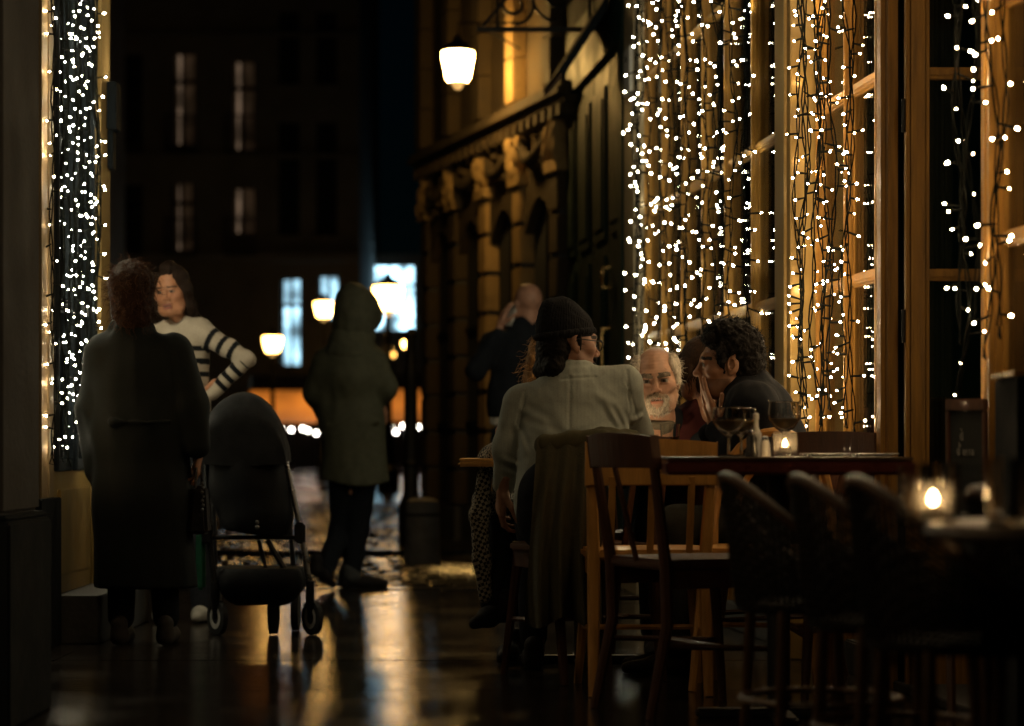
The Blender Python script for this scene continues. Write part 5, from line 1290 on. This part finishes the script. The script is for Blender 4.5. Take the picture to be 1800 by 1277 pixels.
for sg, X0, X1, X2 in ((-1, 362, 366, 378), (1, 503, 528, 545)):
    m = MB(); m.tube([p(X0, 812, .0), p(X0+(X1-X0)*.5, 870, -.02), p(X1, 930, -.04), p(X2, 1030, -.06)], [.011, .012, .013, .013], 8); m.build('frame_leg', M['stroller_metal' if sg > 0 else 'iron'], st, smooth=True, world=True)
    m = MB(); m.box(p(X1-8, 0)[0], p(X1+10, 0)[0], sy-.075, sy-.02, p(0, 955)[2], p(0, 918)[2]); m.build('fold_joint', M['black_plastic'], st, bevel=.008, world=True)
    q = p(X2, 1030, -.06); m = MB(); m.tube([(q[0], q[1], q[2]+.02), (q[0], q[1], .16), (q[0]+.005, q[1]+.02, .075)], [.019, .021, .016], 10); m.build('caster_fork', M['black_plastic'], st, smooth=True, world=True)
    # wheels: turned a little so their sides show
    wc = Vector((q[0]+.008, q[1]+.02, .076)); rot = Matrix.Rotation(.62, 3, 'Z')
    wl_ = empty('wheel'); wl_.parent = st; wl_.location = wc-Vector(st.location)
    def ring_(r0, r1, w_, nm, mt):
        q_ = MB(); pr_ = [(r0, -w_), (r1, -w_*.8), (r1*1.0, w_*.8), (r0, w_), (r0, -w_)]
        vs_ = []
        for rr, hh in pr_:
            for k in range(24):
                a = 2*PI*k/24; vv = rot @ Vector((hh, rr*math.cos(a), rr*math.sin(a))); vs_.append(tuple(vv))
        fs_ = [(i*24+k, i*24+(k+1) % 24, (i+1)*24+(k+1) % 24, (i+1)*24+k) for i in range(4) for k in range(24)]
        q_.add(vs_, fs_); q_.build(nm, M[mt], wl_, smooth=35)
    ring_(.050, .076, .014, 'tyre', 'tyre'); ring_(.030, .052, .013, 'rim', 'white_plastic'); ring_(.003, .031, .010, 'hub', 'black_plastic')
m = MB(); m.tube([p(366, 945, -.05), p(528, 945, -.05)], .010, 8); m.build('cross_bar', M['iron'], st, smooth=True, world=True)
S = Sdf(.03); S.c(p(425, 1022, -.02), p(492, 1022, -.02), .105, .105); S.c(p(420, 1015, .12), p(497, 1015, .12), .105, .105); garment('basket', st, S, .010, (.004, .0045, .006), 'parka', folds(.004, 12, seed=92), clip=lambda P: P[..., 2]-p(0, 998)[2])
m = MB(); m.tube([p(470, 950, -.02), p(500, 1000, -.02)], .014, 6); m.tube([p(455, 950, 0), p(470, 1010, 0)], .010, 6); m.build('strut', M['iron'], st, smooth=True, world=True)
m = MB(); q = p(481, 1040, -.02); m.tube([(q[0], q[1], q[2]), (q[0], q[1], .06), (q[0], q[1], .004)], [.030, .028, .020], 10); m.build('brake_foot', M['black_plastic'], st, smooth=True, world=True)
m = MB(); q = p(352, 985, -.04); m.box(q[0]-.018, q[0]+.022, q[1]-.02, q[1]+.03, q[2]-.13, q[2]+.12); m.build('cloth_bag', M['green_strap'], st, bevel=.012, world=True)
m = MB(); q = p(452, 918, -.135); m.ball(q, (.009, .004, .009), 8, 5); m.ball((q[0], q[1], q[2]-.022), (.010, .004, .010), 8, 5); m.build('badge', M['stroller_metal'], st, smooth=True, world=True)
m = MB(); m.tube([p(372, 790, .25), p(366, 770, .42), p(430, 762, .46), p(492, 770, .42), p(486, 790, .25)], .012, 8); m.build('push_handle', M['black_plastic'], st, smooth=True, world=True)
for X0, X2 in ((370, 380), (495, 520)):
    m = MB(); m.tube([p(X0, 790, .25), p((X0+X2)/2, 900, .2), p(X2, 1040, .22)], .011, 8); m.build('rear_leg', M['iron'], st, smooth=True, world=True)
    q = p(X2, 0, .22); m = MB(); m.tube([(q[0]-.016, q[1], .09), (q[0]+.016, q[1], .09)], .09, 20); m.build('rear_wheel', M['tyre'], st, smooth=35, world=True)

# ================================================================== tables and chairs
def cafe_chair(pos, rz, mat, label, crest=.14, top=.84, hoop=False, slats=2, group=None):
    c = empty('cafe_chair', pos, rz, label=label, cat='chair', group=group)
    w2, d2, sh = .205, .20, .465
    if not hoop:
        for sg in (-1, 1):
            m = MB(); m.tube([(sg*(w2-.015), -d2-.055, 0), (sg*(w2-.02), -d2+.005, sh*.6), (sg*(w2-.02), -d2, sh), (sg*(w2-.005), -d2-.055, top-.02)], [.017, .021, .022, .016], 8, flat=.85); m.build('back_leg', M[mat], c, smooth=40)
        m = MB(); vs = []; n = 12
        for i in range(n+1):
            t = i/n*2-1; x = (w2+.012)*t; yy = -d2-.055-.045*(1-t*t)+.012; ztop = top+.012*(1-t*t)
            for (dy, z) in ((-.011, top-crest), (.011, top-crest), (.011-.012, ztop), (-.011-.012, ztop)): vs.append((x, yy+dy, z))
        fs = [(i*4+k, i*4+(k+1) % 4, i*4+4+(k+1) % 4, i*4+4+k) for i in range(n) for k in range(4)]+[(0, 1, 2, 3), (n*4+3, n*4+2, n*4+1, n*4)]
        m.add(vs, fs); m.build('crest_rail', M[mat], c, bevel=.004)
        for k in range(slats):
            x = (k-(slats-1)/2)*.13; m = MB(); m.tube([(x, -d2, sh-.01), (x, -d2-.085, top-crest+.03)], .013, 6, flat=.6); m.build('back_slat', M[mat], c, smooth=40)
    else:
        pts = [(-w2, -d2, .0)]+[(-w2*1.0, -d2+.01, sh)]+[(-w2*math.cos(t)*1.02, -d2-.07*math.sin(t), sh+(top-sh)*math.sin(t)**.7) for t in np.linspace(.12, PI-.12, 15)]+[(w2, -d2+.01, sh), (w2, -d2, 0)]
        m = MB(); m.tube(pts, .016, 8); m.build('back_hoop', M[mat], c, smooth=40)
        m = MB(); m.tube([(-w2*math.cos(t)*.66, -d2-.05*math.sin(t), sh+(top-.10-sh)*math.sin(t)**.7) for t in np.linspace(.05, PI-.05, 13)], .012, 8); m.build('inner_hoop', M[mat], c, smooth=40)
    m = MB(); vs = []
    out = [(-w2+.01, -d2-.01), (w2-.01, -d2-.01), (w2+.01, d2-.05), (w2-.03, d2+.02), (-w2+.03, d2+.02), (-w2-.01, d2-.05)]
    m.add([(x, yy, z) for z in (sh-.018, sh+.014) for x, yy in out], [(5, 4, 3, 2, 1, 0), (6, 7, 8, 9, 10, 11)]+[(i, (i+1) % 6, 6+(i+1) % 6, 6+i) for i in range(6)]); m.build('seat', M[mat], c, bevel=.008)
    m = MB(); m.box(-w2+.03, w2-.03, d2-.05, d2-.03, sh-.075, sh-.018); m.box(-w2+.01, -w2+.03, -d2, d2-.03, sh-.075, sh-.018); m.box(w2-.03, w2-.01, -d2, d2-.03, sh-.075, sh-.018); m.build('apron', M[mat], c, bevel=.003)
    for sg in (-1, 1):
        m = MB(); m.tube([(sg*(w2-.03), d2-.04, sh-.02), (sg*(w2+.005), d2+.015, 0)], [.021, .014], 8, flat=.9); m.build('front_leg', M[mat], c, smooth=40)
        m = MB(); m.tube([(sg*(w2-.015), d2-.01, .2), (sg*(w2-.02), -d2-.01, .22)], .010, 6); m.build('stretcher', M[mat], c, smooth=40)
    m = MB(); m.tube([(-w2+.02, .0, .21), (w2-.02, 0, .21)], .010, 6); m.build('stretcher', M[mat], c, smooth=40)
    return c
cafe_chair((.446, 8.17, 0), .04, 'beech', 'light beech cafe chair, empty, right of the man in the blazer', top=.832, slats=3)
cafe_chair((.25, 8.60, 0), .42, 'dark_wood', 'cafe chair the man in the blazer sits on, a coat over its back', top=.85)
cafe_chair((.568, 7.50, 0), math.radians(-66), 'dark_wood', 'dark red-brown wooden chair in front, at the left end of the set table', top=.85, crest=.095, slats=1)
cafe_chair((1.13, 8.02, 0), PI+.1, 'dark_wood', 'dark wooden chair with curved back behind the set table near the door', top=.86, crest=.10)
cafe_chair((.86, 8.25, 0), PI-.25, 'beech', 'bentwood chair with rounded hoop back behind the wine glasses', top=.872, hoop=True)
cafe_chair((.93, 8.80, 0), PI/2, 'dark_wood', 'chair under the curly-haired man with his back to the window', top=.80)
cafe_chair((.60, 9.72, 0), PI, 'dark_wood', 'chair under the bearded man by the window', top=.80)
# coat thrown over the chair back
m = MB(); nu, nv = 46, 20; vs = []
for j in range(nv+1):
    t = j/nv
    for i in range(nu+1):
        u = i/nu; x0 = 944-22*t; x1 = 1056+2*t; x = x0+(x1-x0)*u
        z_ = 772+(1095-772)*t+10*math.sin(u*9)*t; dep = -.10-.02*min(1, t*4)+(.004+.030*t)*math.sin(u*22+1.5*math.sin(t*3))+.012*t*math.sin(u*9+2)
        q = PX(x, z_, 8.36+dep); vs.append(q)
b0 = len(vs); vs += [q+np.array((0, .012, 0)) for q in vs]
fs = []
for j in range(nv):
    for i in range(nu):
        b = j*(nu+1)+i; fs.append((b, b+1, b+nu+2, b+nu+1)); fs.append((b0+b, b0+b+nu+1, b0+b+nu+2, b0+b+1))
for j in range(nv):
    for i in (0, nu): b = j*(nu+1)+i; fs.append((b, b+nu+1, b0+b+nu+1, b0+b))
for i in range(nu):
    for j in (0, nv): b = j*(nu+1)+i; fs.append((b, b0+b, b0+b+1, b+1))
pmat('olive_wool', (.075, .070, .040), .9, .2, 30, .4, 160)
co = empty('draped_coat', (.2, 8.36, .2), label='olive coat thrown over the back of the blazer man\'s chair', cat='coat')
m.add(vs, fs); m.build('cloth', M['olive_wool'], co, smooth=70, world=True)
S = Sdf(.03); S.c(PX(958, 780, 8.29), PX(1058, 770, 8.29), .034, .036); S.c(PX(955, 785, 8.36), PX(1055, 770, 8.36), .03, .03); S.c(PX(1058, 768, 8.37), PX(1100, 775, 8.42), .034, .028); S.c(PX(1010, 770, 8.40), PX(1110, 772, 8.46), .03, .03)
o = garment('collar', co, S, .007, (.08, .074, .042), 'wool', folds(.006, 20, seed=97))

def table(name, x0, x1, y0, y1, z, th, mat, edge, label, legs='post'):
    T = empty(name, ((x0+x1)/2, (y0+y1)/2, 0), label=label, cat='table')
    m = MB(); m.box(x0+.004, x1-.004, y0+.004, y1-.004, z-.01, z); m.build('top', M[mat], T, bevel=.003, world=True)
    m = MB(); m.box(x0, x1, y0, y1, z-th, z-.011); m.build('edge', M[edge], T, bevel=.008, world=True)
    cx, cy = (x0+x1)/2, (y0+y1)/2
    m = MB(); m.tube([(cx, cy, .03), (cx, cy, z-th)], .035, 12); m.build('pedestal', M['iron'], T, smooth=40, world=True)
    m = MB(); m.box(cx-.25, cx+.25, cy-.035, cy+.035, 0, .03); m.box(cx-.035, cx+.035, cy-.25, cy-.036, 0, .028); m.box(cx-.035, cx+.035, cy+.036, cy+.25, 0, .028); m.build('foot', M['iron'], T, bevel=.008, world=True)
    return T
T1Z = .789
table('cafe_table', .445, 1.165, 6.98, 7.62, T1Z, .052, 'table_top', 'red_lacquer', 'set cafe table with dark red edge, glasses and a candle on it')
table('cafe_table', -.20, .74, 8.92, 9.40, .775, .030, 'beech', 'beech', 'pale wooden table the group sits round')
# round near table at the right with a candle
T2 = empty('round_table', (1.02, 4.12, 0), label='small round table with a candle in the right foreground', cat='table')
m = MB(); m.lathe([(.30, -.03), (.315, -.015), (.31, 0)], (1.02, 4.12, .69), 40); m.build('top', M['table_top'], T2, smooth=40, world=True)
m = MB(); m.lathe([(.20, 0), (.18, .02), (.03, .05), (.028, .66)], (1.02, 4.12, 0), 20); m.build('pedestal', M['iron'], T2, smooth=40, world=True)

def lathed(name, prof, c, mat, parent, n=24): return MB().lathe(prof, c, n).build(name, M[mat], parent, smooth=40, world=True)
def wine_glass(x, y, z, h, r, label):
    g = empty('wine_glass', (x, y, z), label=label, cat='glass'); b = h*.42
    out = [(r*.62, .0), (r*.60, .003), (.005, .007), (.0042, b*.9), (.009, b), (r*.62, b+.018), (r*.96, b+.045), (r, b+.06), (r*.93, h)]
    inn = [(r*.93-.0015, h), (r-.0015, b+.06), (r*.96-.0015, b+.046), (r*.62-.001, b+.020), (.002, b+.004)]
    MB().lathe(out+inn, (x, y, z), 32).build('bowl', M['blown_glass'], g, smooth=40, world=True)
    MB().lathe([(.002, b+.008), (r*.55, b+.022), (r*.90, b+.044), (r*.90, b+.046), (.002, b+.046)], (x, y, z), 24).build('wine', M['white_wine'], g, smooth=40, world=True)
    MB().tube([(x+r*.93*math.cos(t), y+r*.93*math.sin(t), z+h) for t in np.linspace(0, 2*PI, 33)], .0014, 6).build('rim', M['rim_glass'], g, smooth=60, world=True)
    return g
def gx(px, Y): return (px-900)*Y/FP
wine_glass(gx(1281, 7.28), 7.28, T1Z, .148, .050, 'left of two wine glasses at the left of the set table'); wine_glass(gx(1303, 7.40), 7.40, T1Z, .148, .048, 'right of two wine glasses, slightly behind the other')
wine_glass(gx(1379, 7.45), 7.45, T1Z, .168, .050, 'tall wine glass standing behind the candle on the set table')
def candle(x, y, z, h, r, label, fm='flame', jar='frosted_glass'):
    g = empty('candle_holder', (x, y, z), label=label, cat='candle')
    lathed('jar', [(r*.9, 0), (r, .006), (r, h), (r-.003, h), (r-.004, .010), (.002, .009)], (x, y, z), jar, g)
    lathed('wax', [(r*.5, .0105), (r*.52, .012), (r*.5, .028), (.002, .027)], (x, y, z), 'candle_wax', g, 16)
    lathed('flame', [(.0008, 0), (.0050, .005), (.0056, .009), (.0032, .015), (.0005, .021)], (x, y, z+.030), fm, g, 10)
    m = MB(); m.tube([(x, y, z+.026), (x, y, z+.033)], .001, 5); m.build('wick', M['black_plastic'], g, world=True)
candle(gx(1380, 7.15), 7.15, T1Z, .075, .036, 'lit candle in a glass jar on the set table'); candle(gx(1640, 4.2), 4.2, .69, .068, .033, 'lit candle in a glass jar in the right foreground'); candle(.36, 9.02, .775, .08, .034, 'unseen candle added on the pale table to light the faces, hidden behind the man in the blazer', 'flame_fill', 'clear_glass')
# cruet on the set table
def lobj(name, prof, px, Y, z, mat, label, cat, cap=None):
    g = empty(name, (gx(px, Y), Y, z), label=label, cat=cat); lathed('body', prof, (gx(px, Y), Y, z), mat, g)
    if cap: lathed('cap', cap[0], (gx(px, Y), Y, z+cap[2]), cap[1], g)
lobj('pepper_mill', [(.019, 0), (.020, .01), (.015, .03), (.017, .055), (.012, .066)], 1321, 7.2, T1Z, 'black_plastic', 'black pepper mill beside the wine glasses', 'pepper mill', ([(.012, 0), (.014, .006), (.004, .014)], 'stroller_metal', .0665))
lobj('sauce_bottle', [(.016, 0), (.017, .01), (.017, .07), (.008, .09), (.007, .112)], 1329, 7.36, T1Z, 'ceramic', 'slim white sauce bottle behind the black pepper mill', 'bottle', ([(.009, 0), (.009, .016), (.004, .02)], 'white_plastic', .1125))
lobj('salt_shaker', [(.016, 0), (.017, .008), (.014, .04), (.010, .05)], 1345, 7.30, T1Z, 'ceramic', 'small white salt shaker left of the candle', 'salt shaker', ([(.011, 0), (.010, .008), (.002, .012)], 'stroller_metal', .0505))
for px, Y, lab in ((1450, 7.22, 'left white plate on the set table, right of the candle'), (1535, 7.3, 'right white plate at the far end of the set table')):
    g = empty('plate', (gx(px, Y), Y, T1Z), label=lab, cat='plate'); lathed('dish', [(.05, .001), (.052, .003), (.075, .008), (.078, .009), (.075, .010), (.05, .005), (.002, .004)], (gx(px, Y), Y, T1Z), 'ceramic', g, 32)
for px, lab in ((1412, 'knife lying left of the left plate'), (1495, 'knife lying between the two plates')):
    g = empty('knife', (gx(px, 7.2), 7.2, T1Z), label=lab, cat='cutlery'); x = gx(px, 7.2)
    MB().box(x-.008, x+.008, 7.13, 7.24, T1Z+.001, T1Z+.003).build('blade', M['stroller_metal'], g, world=True); MB().box(x-.007, x+.007, 7.05, 7.13, T1Z+.001, T1Z+.008).build('handle', M['stroller_metal'], g, bevel=.002, world=True)
# things on the group's table
g = empty('beer_glass', (gx(1178, 9.0), 9.0, .775), label='half-full dimpled beer glass on the pale table', cat='glass'); x = gx(1178, 9.0)
lathed('tumbler', [(.030, 0), (.032, .004), (.038, .128), (.0355, .128), (.029, .010), (.002, .009)], (x, 9.0, .775), 'blown_glass', g)
lathed('beer', [(.002, .011), (.0275, .0112), (.033, .080), (.002, .0805)], (x, 9.0, .775), 'beer', g)
g = empty('bread_basket', (gx(1180, 8.94), 8.94, .775), label='woven basket of bread rolls in front of the beer glass', cat='basket'); x = gx(1186, 8.95)
lathed('basket', [(.045, 0), (.06, .03), (.064, .034), (.058, .034), (.043, .006), (.002, .005)], (x, 8.985-.05, .775), 'basket', g)
for k in range(4): MB().ball((x-.03+.02*k, 8.93+.012*(k % 2), .808), (.02, .016, .013), 10, 6).build('bread_roll', M['bread'], g, smooth=True, world=True)
g = empty('plate_stack', (gx(1212, 9.05), 9.05, .775), label='small stack of white saucers beside the beer glass', cat='plates'); x = gx(1213, 9.05)
for k in range(3): lathed('saucer', [(.02, 0), (.036, .006), (.0375, .008), (.034, .009), (.002, .006)], (x, 9.05, .775+.016*k+.022), 'ceramic', g)
lathed('cup', [(.022, 0), (.03, .02), (.002, .021)], (x, 9.05, .7752), 'ceramic', g)

# ---- dark rattan bistro armchairs in the right foreground
def rattan(pos, rz, label, top=.75):
    """tub chair: the rim sweeps from the top of the back down along both arms"""
    c = empty('rattan_chair', pos, rz, label=label, cat='chair', group='rattan chairs in the right foreground')
    sh = .44; A1 = 2.15
    def rim(a, f=1.0):
        r = .20+.035*f; zt_ = sh+(top-sh)*(.10+.90*((1+math.cos(a*1.22))/2)**1.25 if abs(a*1.22) < PI else .10)
        return (r*math.sin(a), -r*math.cos(a), sh+(zt_-sh)*f)
    an = np.linspace(-A1, A1, 33)
    MB().tube([rim(a) for a in an], .013, 8).build('rim', M['rattan_rim'], c, smooth=40)
    m = MB()
    for k, a in enumerate(np.linspace(-A1*.97, A1*.97, 58)): m.tube([rim(a, f) for f in (0, .5, .98)], .0042, 4)
    m.build('upright_canes', M['rattan'], c, kind='stuff')
    m = MB()
    for j in range(17):
        f = (j+.5)/17
        m.tube([tuple(np.array(rim(a, f))*np.array([1+.02*(1 if (k+j) % 2 else -1)]*2+[1])) for k, a in enumerate(np.linspace(-A1*.97, A1*.97, 41))], .0040, 4)
    m.build('woven_canes', M['rattan'], c, kind='stuff')
    m = MB(); m.lathe([(.002, -.012), (.195, -.012), (.205, 0), (.195, .012), (.002, .014)], (0, 0, sh), 28); m.build('seat', M['rattan'], c, smooth=40)
    for a in (-2.1, -.8, .8, 2.1):
        m = MB(); m.tube([(.19*math.sin(a), -.19*math.cos(a), sh), (.215*math.sin(a), -.215*math.cos(a), 0)], .014, 8); m.build('leg', M['rattan_rim'], c, smooth=40)
    m = MB(); m.tube([(.19*math.cos(t), .19*math.sin(t), .22) for t in np.linspace(0, 2*PI, 25)], .009, 6); m.build('ring_stretcher', M['rattan_rim'], c, smooth=40)
for (px, Y, top, lab) in ((1278, 5.75, .750, 'leftmost of the dark rattan chairs in the right foreground'), (1404, 5.2, .752, 'second from the left of the dark rattan chairs in the right foreground'), (1506, 4.66, .754, 'third from the left of the dark rattan chairs, left of the foreground candle'), (1722, 4.62, .735, 'rattan chair at the right edge behind the foreground candle')):
    rattan((gx(px, Y)+.225, Y+.02, 0), -PI/2+.18, lab, top)
# water glasses on the round table and behind it
for px, Y, h, r, lab in ((1612, 4.32, .10, .034, 'low tumbler left of the foreground candle'), (1655, 4.38, .10, .034, 'low tumbler just behind the foreground candle'), (1768, 4.05, .11, .036, 'tumbler on the round table at the right edge')):
    g = empty('tumbler', (gx(px, Y), Y, .69), label=lab, cat='glass'); lathed('glass', [(r*.85, 0), (r*.88, .004), (r, h), (r-.0025, h), (r*.85-.002, .008), (.002, .007)], (gx(px, Y), Y, .69), 'blown_glass', g)
# ---- chalkboard and dark menu stand
cbd = empty('chalkboard', (gx(1700, 7.0), 7.0, 0), label='wood-framed chalkboard leaning beside the open door', cat='chalkboard')
a, b = np.array((gx(1666, 7.05), 7.05, 0)), np.array((gx(1742, 6.95), 6.95, 0)); ux = (b-a)/np.linalg.norm(b-a); wd = .40
q0 = PX(1668, 702, 7.05); nrm = np.array((-ux[1], ux[0], 0)); lean = np.array((.03, .20, .98))
def cbp(u, v_, n_=0): return tuple(np.array((q0[0], q0[1], q0[2]))+ux*u*.37-lean*v_-nrm*n_)
def cbox(m, u0, u1, v0, v1, n0, n1): return m.hexa([cbp(u0, v1, n0), cbp(u1, v1, n0), cbp(u1, v1, n1), cbp(u0, v1, n1), cbp(u0, v0, n0), cbp(u1, v0, n0), cbp(u1, v0, n1), cbp(u0, v0, n1)])
for r in ((0, .36, 0, .035), (0, .36, .62, .66), (0, .03, .036, .619), (.33, .36, .036, .619)): cbox(MB(), r[0], r[1], r[2], r[3], 0, .022).build('frame', M['dark_wood'], cbd, bevel=.003, world=True)
cbox(MB(), .03, .33, .035, .62, .004, .010).build('slate', M['chalkboard'], cbd, world=True)
m = MB()
def stroke(pts): m.tube([cbp(u, v_, .0125) for u, v_ in pts], .0016, 4)
# faint chalk words: "à" over "d'Auteur"-like cursive, then a thin line lower down
stroke([(.135, .100), (.125, .112), (.130, .122), (.142, .115), (.142, .098), (.146, .124)]); stroke([(.128, .088), (.138, .094)])
x0 = .095
for k, ch in enumerate('dlassa'):
    u = x0+k*.026
    if ch == 'd': stroke([(u+.016, .150), (u+.004, .146), (u, .158), (u+.008, .168), (u+.017, .158), (u+.018, .128), (u+.019, .168)])
    elif ch == 'l': stroke([(u+.004, .134), (u+.002, .142)])
    elif ch == 'a': stroke([(u+.014, .152), (u+.004, .150), (u+.001, .160), (u+.008, .168), (u+.014, .160), (u+.015, .151), (u+.017, .168)])
    else: stroke([(u+.013, .151), (u+.004, .152), (u+.004, .158), (u+.012, .161), (u+.012, .167), (u+.001, .168)])
for k in range(7): stroke([(.12+k*.022, .330), (.128+k*.022, .342), (.136+k*.022, .331)])
m.build('chalk_writing', M['chalk'], cbd, world=True)
for s_ in (.02, .34): MB().tube([cbp(s_, .66, .01), cbp(s_, .99, .01)], .014, 6).build('leg', M['dark_wood'], cbd, world=True)
ms_ = empty('menu_stand', (gx(1800, 6.2), 6.2, 0), label='dark box-shaped menu stand with a brass top edge at the right edge', cat='stand'); X0 = gx(1748, 6.5)
MB().box(X0, X0+.42, 6.2, 6.5, .02, 1.0).build('body', M['dark_paint'], ms_, bevel=.006, world=True); MB().box(X0-.01, X0+.43, 6.19, 6.51, 1.0005, 1.014).build('top_edge', M['brass'], ms_, bevel=.003, world=True)
MB().box(X0+.03, X0+.39, 6.192, 6.199, .1, .92).build('front_panel', M['dark_paint'], ms_, bevel=.003, world=True)
